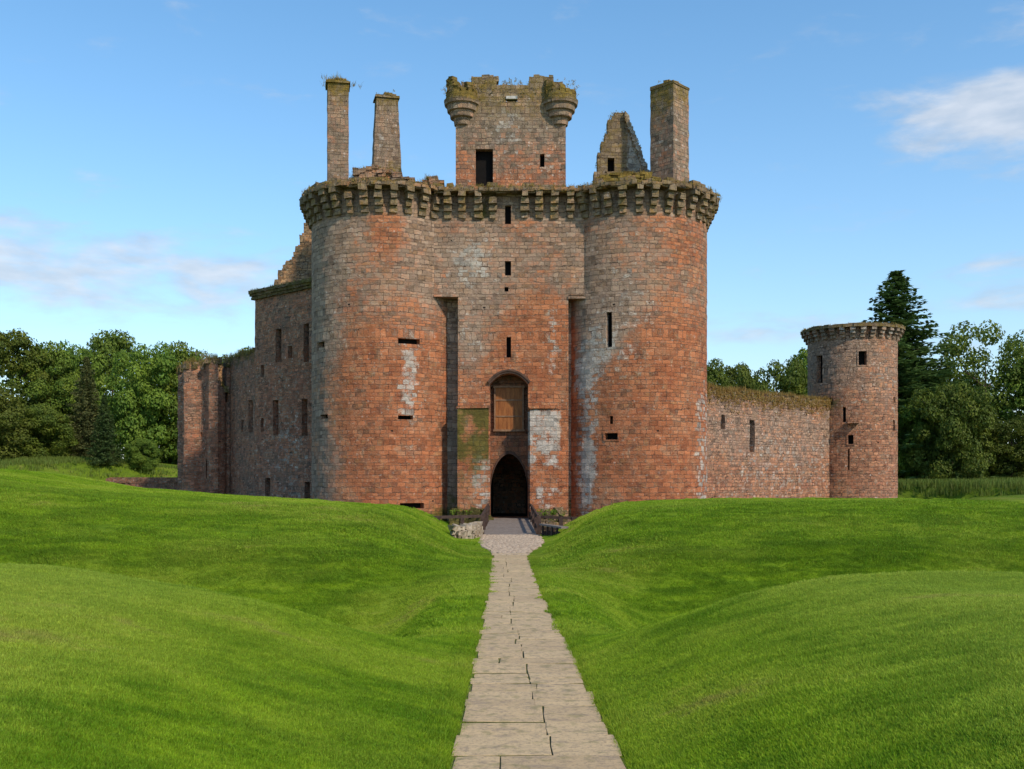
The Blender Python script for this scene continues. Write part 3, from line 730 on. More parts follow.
# corbel table: stepped corbels, cornice, broken parapet
mb = MB(); f0, L0 = ring(0); f7, L7 = ring(.72)
n = int(L7 / .3)
for i in range(n):
    u = L7 * i / n; u2 = L7 * (i + 1) / n
    (xa, ya), na = f7(u); (xb, yb), nb = f7(u2); s7 = rng.uniform(-.05, .08); h = rng.uniform(.16, .26); z = ZT - .06 + rng.uniform(-.05, .03)
    if rng.random() < .08: continue
    mb.hexa([(xa + na[0] * s7, ya + na[1] * s7, z), (xb + nb[0] * s7, yb + nb[1] * s7, z), (xb - nb[0] * 1.4, yb - nb[1] * 1.4, z), (xa - na[0] * 1.4, ya - na[1] * 1.4, z),
             (xa + na[0] * s7, ya + na[1] * s7, z + h), (xb + nb[0] * s7, yb + nb[1] * s7, z + h), (xb - nb[0] * 1.4, yb - nb[1] * 1.4, z + h), (xa - na[0] * 1.4, ya - na[1] * 1.4, z + h)])
f55, L55 = ring(.55); stones(mb, f55, 0, L55, lambda u: ZT + .12, .08, .42, .7, .25)
par = mb.build('parapet', M['cap'], gate, lambda x, y, z: (.35, .12, .5, .2))
cs = MB(); u = .35; corbels = []
f1, L1_ = ring(.4); nco = round(L1_ / .93)
for k in range(nco):
    u = L1_ * (k + .5) / nco; (x, y), (a, b) = f1(u)
    if abs(x) < .5 and y < FY + 1: continue
    cm = MB(); lost = rng.random() < .2; jx = rng.uniform(-.07, .07); x, y = x - b * jx, y + a * jx
    for j in range(4):
        out_ = .16 + .19 * j; zj = ZC + .4 * j
        if lost and j == 3: break
        bx, by = x - a * .4, y - b * .4; w = .44 + rng.uniform(-.07, .07)
        cc = (bx + a * (out_ / 2 - .1), by + b * (out_ / 2 - .1), zj + .2)
        cm.box(cc, (w, out_ + .2 + rng.uniform(-.06, .03), .34), math.atan2(b, a) + math.pi / 2 + rng.uniform(-.06, .06), .038)
        cm.box((cc[0] + a * .0, cc[1], zj + .385), (w * .86, out_ + .14, .05), math.atan2(b, a) + math.pi / 2, .01)
    cm.build('corbel', M['cap'], par, lambda x, y, z: (.25, .22, .5, .25))
mb = MB()
def onpar():
    (x, y), (a, b) = f55(rng.uniform(0, L55)); d = rng.uniform(-.25, 1.0); return (x - a * d, y - b * d, ZT + .2)
tufts(mb, onpar, 420, .06, .26, .25, .6, .012); clumps(mb, onpar, 520, .15, 9, .045)
tag(mb.build('moss', M['walltuft'], par), kind='stuff')

# caphouse with corner bartizans behind the wall walk
CX0, CX1, CYF = -3.58, 3.42, 63.6
hc = [opening(fline(CYF), *a, (-4, 4)) for a in ((475.5, 493, 149, 186), (540, 544.5, 154, 167), (506, 517.5, 96.5, 101.5))]
def wcap(x, y, z):
    t = sm(22.5, 26.5, z); return (.52 - .4 * t + .1 * math.sin(z), .16 + .25 * blob(x, z, -.3, 24.5, .9, 1.6), .12 + .42 * t, .05 + .2 * t)
ztopc = 27.15
captop = lambda u: 27.15 + (.5 if -2.55 < u < -1.05 or 1.1 < u < 2.65 else 0) + .12 * mn.noise(Vector((u * 3, 0, 0))) - (.15 if -1 < u < 1 else 0)
mb = sheet(fline(CYF), CX0, CX1, ZT - .5, 28.1, .26, .8, hc, captop)
caph = mb.build('caphouse', M['cap'], gate, wcap); caph['label'] = 'square caphouse with two corner turrets on top of the gatehouse'
for h in hc[:2]: fill_opening('window', fline(CYF), h, caph, .5)
h = hc[2]; mb = MB(); mb.box(((h[0] + h[1]) / 2, CYF + .06, h[3] - .08), (h[1] - h[0], .3, .18)); mb.build('lintel', M['plaque'], caph)
fill_opening('window', fline(CYF), (h[0] + .1, h[1] - .1, h[2], h[3] - .1), caph, .4)
for (ax_, ay_, bx_, by_) in ((CX0, CYF + 4.6, CX0, CYF + .8), (CX1, CYF + .8, CX1, CYF + 4.6), (CX1, CYF + 4.6, CX0, CYF + 4.6)):
    ln, L = straight(ax_, ay_, bx_, by_); sheet(ln, 0, L, ZT - .5, 27.6, .3, .7, (), lambda u: 26.9 + .4 * mn.noise(Vector((u * 2, ax_, 1)))).build('caphouse_wall', M['cap'], gate, wcap)
for sx, cx in ((-1, -3.18), (1, 3.06)):
    mb = MB(); prof = [(.1, 24.4), (.5, 24.55), (.56, 24.95), (.76, 25.0), (.8, 25.35), (.95, 25.4), (.99, 25.75), (1.12, 25.8), (1.17, 26.1), (1.06, 26.15), (1.04, 26.45), (.6, 26.5), (.6, 26.2)]
    mb.lathe((cx, CYF + .3, 0), prof, 24)
    for k in range(15):
        a = -math.pi + k * 2 * math.pi / 15; hh = rng.choice([.1, .18, .3, .55, .85])
        z = 26.42
        while hh > 0: h1 = rng.uniform(.16, .26); mb.box((cx + .84 * math.cos(a), CYF + .3 + .84 * math.sin(a), z + h1 / 2), (.38, rng.uniform(.28, .46), h1), a + rng.uniform(-.15, .15), .05); z += h1 * .95; hh -= h1
    b = mb.build('bartizan', M['cap'], gate, lambda x, y, z: (.2, .2, .35 + .35 * (z > 26), .25)); b['label'] = ('left' if sx < 0 else 'right') + ' corner turret of the caphouse'
mb = MB(); stones(mb, fline(CYF + .1), CX0 + .4, CX1 - .4, lambda u: captop(u) - .1, .1, .3, .6, 0, .2, .42)
mb.build('coping_stone', M['cap'], caph, lambda x, y, z: (.15, .25, .5, .2)).name = 'coping'
mb = MB(); clumps(mb, lambda: (rng.uniform(CX0 - .8, CX1 + .8), CYF + rng.uniform(-.5, .8), rng.uniform(26.3, 27.3)), 160, .14, 8, .045)
tufts(mb, lambda: (rng.uniform(CX0, CX1), CYF + rng.uniform(0, .6), rng.uniform(26.9, 27.5)), 60, .06, .2, .2, .6, .012)
tag(mb.build('moss', M['walltuft'], caph), kind='stuff')

def stack(name, cx, cy, w, d, rot, z0, z1, w1=None, mat='cap', wf=None, parent=None, capr=.06, label=None):
    """free-standing chimney: four coursed faces, slight taper, cap stones"""
    mb = MB(); w1 = w1 or w; nz = int((z1 - z0) / .3); co, si = math.cos(rot), math.sin(rot); per = []
    for k in range(4):
        for i in range(4): per.append((k, i / 4))
    m = len(per)
    for j in range(nz + 1):
        z = z0 + (z1 - z0) * j / nz; t = j / nz
        sw = lerp(w, w1, t) / 2; sdp = lerp(d, d * w1 / w, t) / 2
        cs_ = [(-sw, -sdp), (sw, -sdp), (sw, sdp), (-sw, sdp)]
        for k, f in per:
            a, b = cs_[k], cs_[(k + 1) % 4]; x = lerp(a[0], b[0], f); y = lerp(a[1], b[1], f)
            q = 1 + disp(cx + x, cy + y, z) * 1.2 / max(.3, math.hypot(x, y)); x *= q; y *= q
            mb.v.append((cx + x * co - y * si, cy + x * si + y * co, z))
    for j in range(nz):
        for i in range(m):
            i2 = (i + 1) % m; k = per[i][0]; u = per[i][1] * w + k * 1.37; du = w / 4
            mb.poly_idx((j * m + i, j * m + i2, (j + 1) * m + i2, (j + 1) * m + i), [(u, mb.v[j * m + i][2]), (u + du, mb.v[j * m + i][2]), (u + du, mb.v[(j + 1) * m + i][2]), (u, mb.v[(j + 1) * m + i][2])])
    mb.poly_idx([nz * m + i for i in range(m)])
    for _ in range(9):
        x, y = rng.uniform(-w1 / 2, w1 / 2) * .8, rng.uniform(-w1 / 2, w1 / 2) * .8 * d / w
        mb.box((cx + x * co - y * si, cy + x * si + y * co, z1 + .04), (rng.uniform(.3, .55), rng.uniform(.3, .5), rng.uniform(.12, .28)), rot, .04)
    if capr: mb.box((cx, cy, z1 - .14), (w1 + capr * 2, d * w1 / w + capr * 2, .16), rot, .03)
    o = mb.build(name, M[mat], parent, wf)
    if label: o['label'] = label
    t_ = MB(); clumps(t_, lambda: (cx + rng.uniform(-w1, w1) * .5, cy + rng.uniform(-w1, w1) * .5, z1 + rng.uniform(-.1, .2)), 40, .12, 8, .04)
    tag(t_.build('moss', M['walltuft'], o), kind='stuff')
    return o
wst = lambda zt: (lambda x, y, z: (.35, .15, .15 + .4 * sm(zt - 3, zt, z), .2))
s1 = stack('chimney', -11.55, 66.3, 1.36, 1.3, R(12), ZT - .4, 28.2, 1.36, 'cap', lambda x, y, z: (.22 + .1 * (z > 24), .08, .55 * sm(25, 28.3, z) + .16, .4), gate, .12, 'tall slender chimney stack at far left with weeds on its top')
mb = MB(); tufts(mb, lambda: (-11.55 + rng.gauss(0, .45), 66.3 + rng.gauss(0, .45), 28.2), 60, .1, .4, .3, 1.4, .012); tag(mb.build('weeds', M['walltuft'], s1), kind='stuff')
s2 = stack('chimney', -8.55, 68.0, 2.2, 1.7, R(14), ZT, 27.9, 1.42, 'cap', lambda x, y, z: (.12, .45 * blob(x, z, -8.9, 24.6, .35, 1), .6 * sm(24.5, 22, z) * (x > -8.7) + .45 * sm(25.5, 27.8, z) + .15, .35), gate, .1, 'tapering chimney stack right of the slender one')
s3 = stack('chimney', 10.18, 64.6, 1.8, 1.8, R(47), ZT - .4, 27.3, 1.76, 'cap', lambda x, y, z: (.32, .2, .62 * sm(23, 27.4, z) * (1 if x > 10.2 else .7) + (.25 if x < 10.2 else 0), .12 + (.25 if x < 10.2 else 0)), gate, .03, 'thick square chimney stack set corner on at the right')
# broken masonry heaps at the feet of the stacks
def heap(name, x0, x1, y0, y1, prof, mat='cap', wf=None, label=None, n=1):
    mb = MB(); x = x0
    while x < x1:
        w = rng.uniform(.3, .6); z = ZT - .3; zt = interp(prof, x)
        while z < zt:
            h = rng.uniform(.14, .26); mb.box((x + w / 2, (y0 + y1) / 2 + rng.uniform(-.12, .12), z + h / 2), (w * rng.uniform(.9, 1.15), y1 - y0, h), rng.uniform(-.08, .08), .05); z += h * .96
        x += w * .95
    o = mb.build(name, M[mat], gate, wf or (lambda x, y, z: (.45, .15, .4, .25)))
    if label: o['label'] = label
    t_ = MB(); clumps(t_, lambda: ((lambda xx: (xx, rng.uniform(y0, y1), interp(prof, xx) + .02))(rng.uniform(x0, x1))), int(60 * (x1 - x0)), .14, 8, .045)
    tufts(t_, lambda: ((lambda xx: (xx, rng.uniform(y0, y1), interp(prof, xx)))(rng.uniform(x0, x1))), int(22 * (x1 - x0)), .08, .35, .25, .7, .012)
    tag(t_.build('moss', M['walltuft'], o), kind='stuff'); return o
heap('broken_wall', -10.6, -6.2, 64.6, 66.2, [(-10.6, 21.2), (-10.2, 22.0), (-8.5, 22.1), (-7.6, 21.6), (-6.6, 21.3), (-6.2, 20.6)], label='ragged wall stump below the tapering chimney')
heap('broken_wall', 4.1, 9.0, 63.2, 65.0, [(4.1, 19.9), (5.2, 20.8), (6.0, 21.2), (8.3, 21.4), (9.0, 20.8)], wf=lambda x, y, z: (.25, .12, .75, .3), label='mossy wall stump below the ruined gable')
heap('broken_wall', -13.0, -11.9, 63.0, 64.4, [(-13.0, 20.1), (-12.3, 20.6), (-11.9, 20.0)], label='small stump at the left end of the parapet')
heap('broken_wall', -5.9, -4.2, 61.3, 62.4, [(-5.9, 19.8), (-5.2, 20.5), (-4.7, 20.4), (-4.2, 19.7)], label='small mossy stump between left tower and caphouse')
# ruined gable with its small window and stepped skew
gl = fline(66.4)
def gtop(u):
    return interp([(5.5, 22.3), (5.75, 23.3), (6.0, 24.3), (6.35, 25.2), (6.5, 26.0), (7.0, 26.3), (7.5, 26.25), (7.85, 25.6), (8.3, 24.4), (8.65, 23.4), (9.0, 22.8)], u) + .4 * mn.noise(Vector((u * 4, 1, 0)))
gh = [(6.35, 6.8, 22.4, 23.3)]
mb = sheet(gl, 5.45, 9.0, ZT - .3, 26.8, .24, .9, gh, gtop)
for k in range(15):
    t = k / 14; mb.box((lerp(7.55, 8.95, t), 66.3 + .45, lerp(26.0, 22.3, t)), (.34, 1.3, .34), rng.uniform(-.1, .1), .04, -.6)
gb = mb.build('gable_wall', M['cap'], gate, lambda x, y, z: (.12, .2 + .35 * (x > 7.6), .5 - .35 * (x > 7.8), .4 - .4 * (x > 7.8))); gb['label'] = 'triangular ruined gable behind the right tower'
fill_opening('window', gl, gh[0], gb, .5)
mb = MB(); clumps(mb, lambda: ((lambda u: (u, 66.4 + rng.uniform(-.15, .9), gtop(u) + .05))(rng.uniform(5.6, 8.6))), 120, .13, 8, .045); tag(mb.build('moss', M['walltuft'], gb), kind='stuff')
# body of the gatehouse behind the towers
for (a, b) in (((-12.2, 66), (-12.2, 71)), ((12.0, 71), (12.0, 66)), ((12.0, 71), (-12.2, 71))):
    ln, L = straight(a[0], a[1], b[0], b[1])
    if a[0] == b[0] and a[0] < 0: ln, L = straight(b[0], b[1], a[0], a[1])
    sheet(ln, 0, L, Z0, ZT - .2, .5, .8).build('rear_wall', M['rubble'], gate, lambda x, y, z: (.5, .2, .1, .2))
anchor(gate, (-.1, 64.0, -.5))

# ------------------------------------------------------------ left range with cornice
A = (-11.9, 67.6); B = (-19.0, 73.9)
ln, L = straight(B[0], B[1], A[0], A[1])
rngw = thing('ruined_range', 'shaded roofless lodging range left of the gatehouse with tall dark windows', 'ruin')
ZR = 15.45
hr = [opening(ln, *a, (0, L)) for a in ((275.5, 281.5, 329, 362), (303.5, 309, 323.5, 362), (288, 292, 346, 358), (273, 278.5, 400, 435), (301.5, 307.5, 399, 436),
                                     (265, 270, 478, 496), (304.5, 310, 482, 500), (261, 264, 365, 377), (261, 263.5, 418, 432))]
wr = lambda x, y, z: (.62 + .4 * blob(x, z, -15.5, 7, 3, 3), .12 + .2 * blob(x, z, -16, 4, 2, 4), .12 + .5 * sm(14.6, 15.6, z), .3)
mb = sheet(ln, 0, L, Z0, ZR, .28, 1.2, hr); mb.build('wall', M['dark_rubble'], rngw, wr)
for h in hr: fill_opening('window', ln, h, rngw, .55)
mb = MB(); u = -.25
while u < L:
    w = rng.uniform(.4, .75); (x, y), (a, b) = ln(u + w / 2)
    for (o, z, hh) in ((.18, ZR - .25, .2), (.3, ZR - .05, .2), (.42, ZR + .15, .22)):
        mb.box((x + a * (o - .5), y + b * (o - .5), z + .1), (w * 1.0, 1.0, hh), math.atan2(b, a) + math.pi / 2, .03)
    u += w
cn = mb.build('cornice', M['dark_rubble'], rngw, lambda x, y, z: (.1, .05, .6, .6))
mb = MB()
def oncor():
    (x, y), (a, b) = ln(rng.uniform(-.2, L)); d = rng.uniform(-.35, .9); return (x - a * d, y - b * d, ZR + .32)
tufts(mb, oncor, 160, .06, .25, .25, .6, .014); clumps(mb, oncor, 220, .15, 9, .05); tag(mb.build('moss', M['walltuft'], cn), kind='stuff')
# sunlit raking wall behind it, broken down to the eaves
gln, GLn = straight(-18.9, 75.6, -13.3, 75.6)
def rtop(u):
    x = -18.9 + u; px = 512 + 1000 * x / 75.6
    y_ = interp([(255, 292), (273.5, 286), (282, 269), (293, 255), (301.6, 239.6), (304, 224), (312, 214)], px); return EYE + (HZ - y_) * .0756 + .3 * mn.noise(Vector((u * 2.5, 3, 0)))
mb = sheet(gln, 0, 6.3, 8, 22.5, .15, .8, (), rtop, 2.0)
mb2 = MB(); stones(mb2, gln, .1, 6.2, lambda u: rtop(u) - .1, .1, .3, .8, 0, .14, .34)
rk = mb.build('raking_wall', M['sunny_rubble'], rngw, lambda x, y, z: (.5, .1, .45 * sm(0, 1, (18.6 - z) * .4 + (x + 16) * .2) + .05, .0)); rk['label'] = 'sunlit broken wall rising behind the cornice'
mb2.build('coping', M['sunny_rubble'], rk, lambda x, y, z: (.2, .1, .4, .5))
for (p, q) in ((B, (-19.7, 79.5)),):                               # return wall of the range
    l2, L2_ = straight(q[0], q[1], p[0], p[1]); sheet(l2, 0, L2_, Z0, ZR - .2, .3, 1.0, (), lambda u: 10.5 + 4.8 * sm(L2_ - 1.4, L2_ - .2, u)).build('return_wall', M['dark_rubble'], rngw, wr)
anchor(rngw, (-15.5, 72, -.6))

# ------------------------------------------------------------ collapsed round tower at the left corner
rt = thing('ruined_tower', 'dark crumbling round tower stump at the far left end of the castle', 'ruin')
SC = (-23.9, 81.2); SR = 2.75
ln = circ(SC[0], SC[1], SR)
def stop(u):
    x, y = ln(u)[0]; px = 512 + 1000 * x / y
    b = interp([(180, 372), (186, 366), (200, 362), (214, 359), (218, 361), (219, 380), (223, 388), (228, 388), (229.5, 364), (236, 359), (239, 366), (243, 362), (250, 358), (256, 352)], px)
    return EYE + (HZ - b) * y / F + .55 * mn.noise(Vector((u * 2.2, 7, 0)))
ho = [opening(ln, *a, (-4.2, 4.2)) for a in ((232, 235.5, 475, 489), (204, 206.5, 460, 478), (226.5, 230.5, 390, 402), (197, 199, 432, 437))]
def fluted(u):
    (x, y), (a, b) = ln(u); d = .16 * math.sin(u * 2.5) + .75 * mn.noise(Vector((u * .8, 0, 0))) + .25 * mn.noise(Vector((u * 2.4, 5, 0))); return (x + a * d, y + b * d), (a, b)
wt = lambda x, y, z: (.58 + .5 * blob(x, z, -24, 3, 2, 2.4), .12, .1 + .5 * sm(9.5, 11.6, z), .34)
mb = sheet(fluted, -8.6, 5.2, Z0, 12.8, .2, 1.1, ho, stop, 1.8); sb = mb.build('wall', M['dark_rubble'], rt, wt)
for h in ho: fill_opening('arrow_slit', fluted, h, rt, .5)
mb = MB(); stones(mb, fluted, -8.4, 5.0, lambda u: stop(u) - .1, .12, .35, .9, 0); mb.build('coping', M['dark_rubble'], rt, lambda x, y, z: (.2, .1, .6, .3))
inn, IL = straight(-25.6, 83.4, -21.0, 83.4)
mb = sheet(inn, 0, IL, 4, 13, .26, .6, (), lambda u: 11.6 + .5 * mn.noise(Vector((u * 2, 2, 0))), 2.); mb.build('inner_wall', M['sunny_rubble'], rt, lambda x, y, z: (.5, .1, .2, 0))
# short length of wall joining tower to range
lj, LJ = straight(-22.3, 79.2, -18.8, 74.2)
hj = [opening(lj, 248.5, 253, 400, 432, (0, LJ)), opening(lj, 241, 243.5, 420, 432, (0, LJ))]
mb = sheet(lj, 0, LJ, Z0, 12.6, .26, 1.1, hj, lambda u: 11.6 + .5 * mn.noise(Vector((u * 2.3, 4, 0))), 1.5); jw = mb.build('joining_wall', M['dark_rubble'], rt, wt)
for h in hj: fill_opening('window', lj, h, jw, .5)
mb = MB()
def onst():
    if rng.random() < .7: u = rng.uniform(-4.5, 5); (x, y), (a, b) = fluted(u); z = stop(u)
    else: u = rng.uniform(0, LJ); (x, y), (a, b) = lj(u); z = 11.5
    d = rng.uniform(-.1, 1); return (x - a * d, y - b * d, z - .05)
tufts(mb, onst, 300, .15, .6, .3, .6, .016); clumps(mb, onst, 220, .2, 9, .06); tag(mb.build('weeds', M['walltuft'], rt), kind='stuff')
anchor(rt, (-23.9, 81.2, -.6))

# low ruined wall beyond
lw, LW = straight(-38.0, 93.0, -30.6, 90.5)
mb = sheet(lw, 0, LW, -3, 2.3, .26, .8, (), lambda u: 1.95 + .12 * mn.noise(Vector((u * 2, 0, 0))) - 1.2 * (1 - sm(0, .5, u)), 1.5)
stones(mb, lw, .3, LW, lambda u: 1.8, .1, .25, .8, .1)
tag(mb.build('low_wall', M['dark_rubble'], None, lambda x, y, z: (.7, 0, .15, .45)), 'low dark red ruined wall in the field left of the castle', 'wall')

# ------------------------------------------------------------ right curtain wall
cw = thing('curtain_wall', 'long red rubble curtain wall with weeds along its top between gatehouse and small tower', 'wall')
A = (11.4, 67.0); B = (27.6, 83.6)
ln, L = straight(A[0], A[1], B[0], B[1])
hw = [opening(ln, 749.5, 755, 420, 452, (0, L)), opening(ln, 719, 722, 389, 398, (0, L)), opening(ln, 721, 725, 415, 429, (0, L))]
ctop = lambda u: 8.2 + .34 * mn.noise(Vector((u * 1.2, 5, 0))) + .25 * sm(L - 6, L, u)
ww = lambda x, y, z: (.72 + .35 * sm(4, -1, z) * (1 - .6 * blob(x, z, 19, 2, 4, 4)) - .3 * sm(2, 5, z), .14 + .22 * blob(x, z, 19.5, 3.2, 3.5, 3.2) + .15 * blob(x, z, 25, 3, 2, 4), .3 * sm(6.6, 7.9, z), .05 + .45 * sm(5.6, 7.9, z))
mb = sheet(ln, 0, L, Z0, 8.9, .26, 1.5, hw, ctop, 1.6); mb.build('wall', M['rubble'], cw, ww)
for h in hw: fill_opening('arrow_slit', ln, h, cw, .6)
mb = MB(); stones(mb, ln, .2, L - .2, lambda u: ctop(u) - .15, .12, .32, 1.2, 0); mb.build('coping', M['rubble'], cw, lambda x, y, z: (.35, .1, .6, .15))
mb = MB()
def onw():
    u = rng.uniform(0, L); (x, y), (a, b) = ln(u); d = rng.uniform(-.08, 1.4); return (x - a * d, y - b * d, ctop(u) - .02 - (.5 * rng.random() if d < 0 else 0))
tufts(mb, onw, 1300, .12, .5, .3, .7, .014, 8)
def onface():
    u = rng.uniform(0, L); (x, y), (a, b) = ln(u); return (x + a * .07, y + b * .07, ctop(u) - abs(rng.gauss(0, .55)))
clumps(mb, onface, 900, .13, 8, .05); clumps(mb, onw, 350, .17, 9, .055)
tag(mb.build('weeds', M['rustweed'], cw), kind='stuff')
anchor(cw, (19.5, 75.3, -.6))

# ------------------------------------------------------------ small corner tower
ct = thing('corner_tower', 'small round red sandstone tower with corbelled crown at the right end of the wall', 'tower')
TC = (28.7, 84.4); TR = 3.6; TZ = 13.4
ln = circ(TC[0], TC[1], TR); ur = (-TR * 1.5, TR * 1.5)
ht = [opening(ln, *a, ur) for a in ((858.5, 866.5, 351, 365), (816.5, 822.5, 355.5, 383), (848, 853.5, 435, 444), (893.2, 895.4, 397, 403), (893, 895.2, 420, 431), (848, 849.6, 449, 470), (842.5, 846, 407, 422), (828, 832.5, 398, 405))]
wk = lambda x, y, z: (.5 + .4 * blob(x, z, x, 4, 1, 4) - .25 * sm(8, 13, z) * (x < 28.5), .12 + .1 * blob(x, z, 31.5, 4, 1, 6) + .14 * blob(x, z, 30, 11, 2, 3), .05 + .5 * blob(x, z, 26.3, 8, 1.0, 1.2), .1 + .2 * (z < 0))
mb = sheet(ln, -math.pi * TR, math.pi * TR, Z0, TZ + .9, .28, .9, ht); mb.lathe((TC[0], TC[1], 0), [(.01, TZ + .6), (TR - .5, TZ + .6)], 30)
tw = mb.build('wall', M['rubble'], ct, wk)
for i, h in enumerate(ht): fill_opening('window' if i < 3 or i > 5 else 'arrow_slit', ln, h, ct, .45, wk, M['rubble'], .1 if i in (0, 2) else 0)
mb = MB(); mb.box((TC[0] - 1.15, TC[1] - TR - .05, 6.55), (.9, .7, .2), R(-18), .03); mb.build('stone_bracket', M['rubble'], ct, wk)
mb = MB(); n = 64
for i in range(n):
    t0, t1 = 2 * math.pi * i / n, 2 * math.pi * (i + 1) / n; o = TR + .55 + rng.uniform(-.03, .05); z = TZ + .82 + rng.uniform(-.02, .02); h = rng.uniform(.2, .3)
    q = [(TC[0] + r * math.sin(t), TC[1] - r * math.cos(t)) for t, r in ((t0, o), (t1, o), (t1, TR - .6), (t0, TR - .6))]
    mb.hexa([(x, y, z) for x, y in q] + [(x, y, z + h) for x, y in q])
cp = mb.build('parapet', M['cap'], ct, lambda x, y, z: (.1, .05, .55, .55))
for k in range(30):
    t = 2 * math.pi * (k + .5) / 30; a, b = math.sin(t), -math.cos(t); cm = MB()
    for j in range(3):
        o = .16 + .17 * j; cm.box((TC[0] + a * (TR + o / 2 - .1), TC[1] + b * (TR + o / 2 - .1), TZ + .14 + .28 * j), (.4, o + .2, .25), math.atan2(b, a) + math.pi / 2, .02)
    cm.build('corbel', M['cap'], cp, lambda x, y, z: (.2, .3, .2, .1))
mb = MB()
def onct():
    t = rng.random() * 6.283; r = TR + rng.uniform(-.5, .55); return (TC[0] + r * math.sin(t), TC[1] - r * math.cos(t), TZ + 1.08)
tufts(mb, onct, 90, .05, .2, .25, .6, .014); clumps(mb, onct, 260, .14, 8, .05); tag(mb.build('moss', M['walltuft'], cp), kind='stuff')
anchor(ct, (TC[0], TC[1], -.6))

# ------------------------------------------------------------ bridge and its surroundings
br = thing('footbridge', 'grey plank footbridge leading into the dark gateway', 'bridge')
mb = MB(); y = 44.6
while y < FY + 1.0:
    w = .235; mb.box((-.12 + rng.uniform(-.015, .015), y + w / 2, -.44), (2.42, w - .012, .07), rng.uniform(-.004, .004), .004); y += w
mb.build('deck', M['wood'], br)
for x in (-1.1, .86):
    mb = MB(); mb.box((x, 53.2, -.66), (.2, 17.6, .34)); mb.build('beam', M['rail'], br)
for y in (48.5, 53, 57.5):
    mb = MB()
    for x in (-1.0, .76): mb.tube((x, y, -3), (x, y, -.84), .13, .13, 8)
    mb.box((-.12, y, -.9), (2.6, .22, .16)); mb.build('trestle', M['rail'], br)
anchor(br, (-.12, 53, -2.4))
def fence(label, pts, post_at, zt=.36):
    t = thing('timber_railing', label, 'railing', 'dark timber railings along the bridge and moat edge')
    def seg(p, q, z0, z1, nm):
        a = Vector((p[0], p[1], 0)); b = Vector((q[0], q[1], 0)); d = (b - a); m = (a + b) / 2
        mb = MB(); mb.box((m.x, m.y, (z0 + z1) / 2), (d.length + .06, .09, .13), math.atan2(d.y, d.x), .006, (z1 - z0) / max(.1, d.length)); mb.build(nm, M['rail'], t)
    for p, q in zip(pts, pts[1:]):
        seg(p, q, p[2] + zt, q[2] + zt, 'top_rail'); seg(p, q, p[2] - .16, q[2] - .16, 'lower_rail')
    for (x, y, z) in post_at:
        mb = MB(); mb.box((x, y, z - .25), (.17, .17, 1.34), rng.uniform(-.1, .1), .008); mb.build('post', M['rail'], t)
    anchor(t, (pts[0][0], pts[0][1], -.5)); return t
fence('dark railing turning left at the moat from the left side of the bridge', [(-1.42, 60.6, .12), (-1.36, 45.2, .03), (-2.3, 44.9, .02), (-4.6, 44.6, -.02)],
      [(-1.42, 60.4, 0), (-1.41, 56.5, 0), (-1.39, 52.5, 0), (-1.37, 48.6, 0), (-1.33, 45.0, -.02), (-2.22, 44.86, -.1), (-3.3, 44.75, -.05), (-4.4, 44.6, 0)])
fence('dark railing turning right at the moat from the right side of the bridge', [(1.12, 60.6, .12), (1.2, 45.2, .0), (2.15, 44.9, -.03), (3.6, 44.6, -.06)],
      [(1.12, 60.4, 0), (1.13, 56.5, 0), (1.15, 52.5, 0), (1.17, 48.6, 0), (1.22, 45.0, -.02), (2.2, 44.86, -.1), (2.75, 44.75, -.05), (3.6, 44.6, 0)])
# pale curved kerb of rough stones (left) and timber capped retaining edge (right)
mb = MB(); path_pts = [(-1.42, 44.3), (-1.52, 42.4), (-1.75, 40.6), (-2.1, 40.0), (-2.35, 39.8)]
for (p, q) in zip(path_pts, path_pts[1:]):
    L_ = math.hypot(q[0] - p[0], q[1] - p[1]); k = max(2, int(L_ / .38)); a = math.atan2(q[1] - p[1], q[0] - p[0])
    for i in range(k):
        t = (i + .5) / k; x, y = lerp(p[0], q[0], t), lerp(p[1], q[1], t); g = path_z(y)
        for r in range(4): mb.box((x - .03 * r, y + rng.uniform(-.03, .03), g - .12 + r * .2), (L_ / k * rng.uniform(.85, 1.0), rng.uniform(.28, .42), .2), a + rng.uniform(-.2, .2), .065)
mb.build('stone_kerb', M['kerbstone']); o = bpy.data.objects['stone_kerb']; tag(o, 'low kerb of rough pale stones curving left of the bridge end', 'kerb')
t = thing('retaining_edge', 'low stone retaining edge with a timber capping right of the bridge end', 'kerb')
mb = MB()
for i in range(13):
    u = i / 12; x, y = lerp(1.38, 2.15, u), lerp(44.2, 41.5, u)
    for r in range(3): mb.box((x + .12, y, path_z(y) - .15 + r * .14), (.3, .26, .14), R(-72), .035)
mb.build('wall', M['dark_stone'], t)
mb = MB(); mb.box((1.78, 42.9, .06), (3.0, .32, .07), math.atan2(-2.7, .77), .01); mb.build('capping', M['wood'], t)
for i in range(4):
    u = (i + .3) / 4; mb = MB(); mb.box((lerp(1.3, 2.02, u), lerp(44.2, 41.4, u), -.2), (.09, .07, .5), R(-74), .01); mb.build('stake', M['rail'], t)
anchor(t, (1.75, 42.9, -.4))

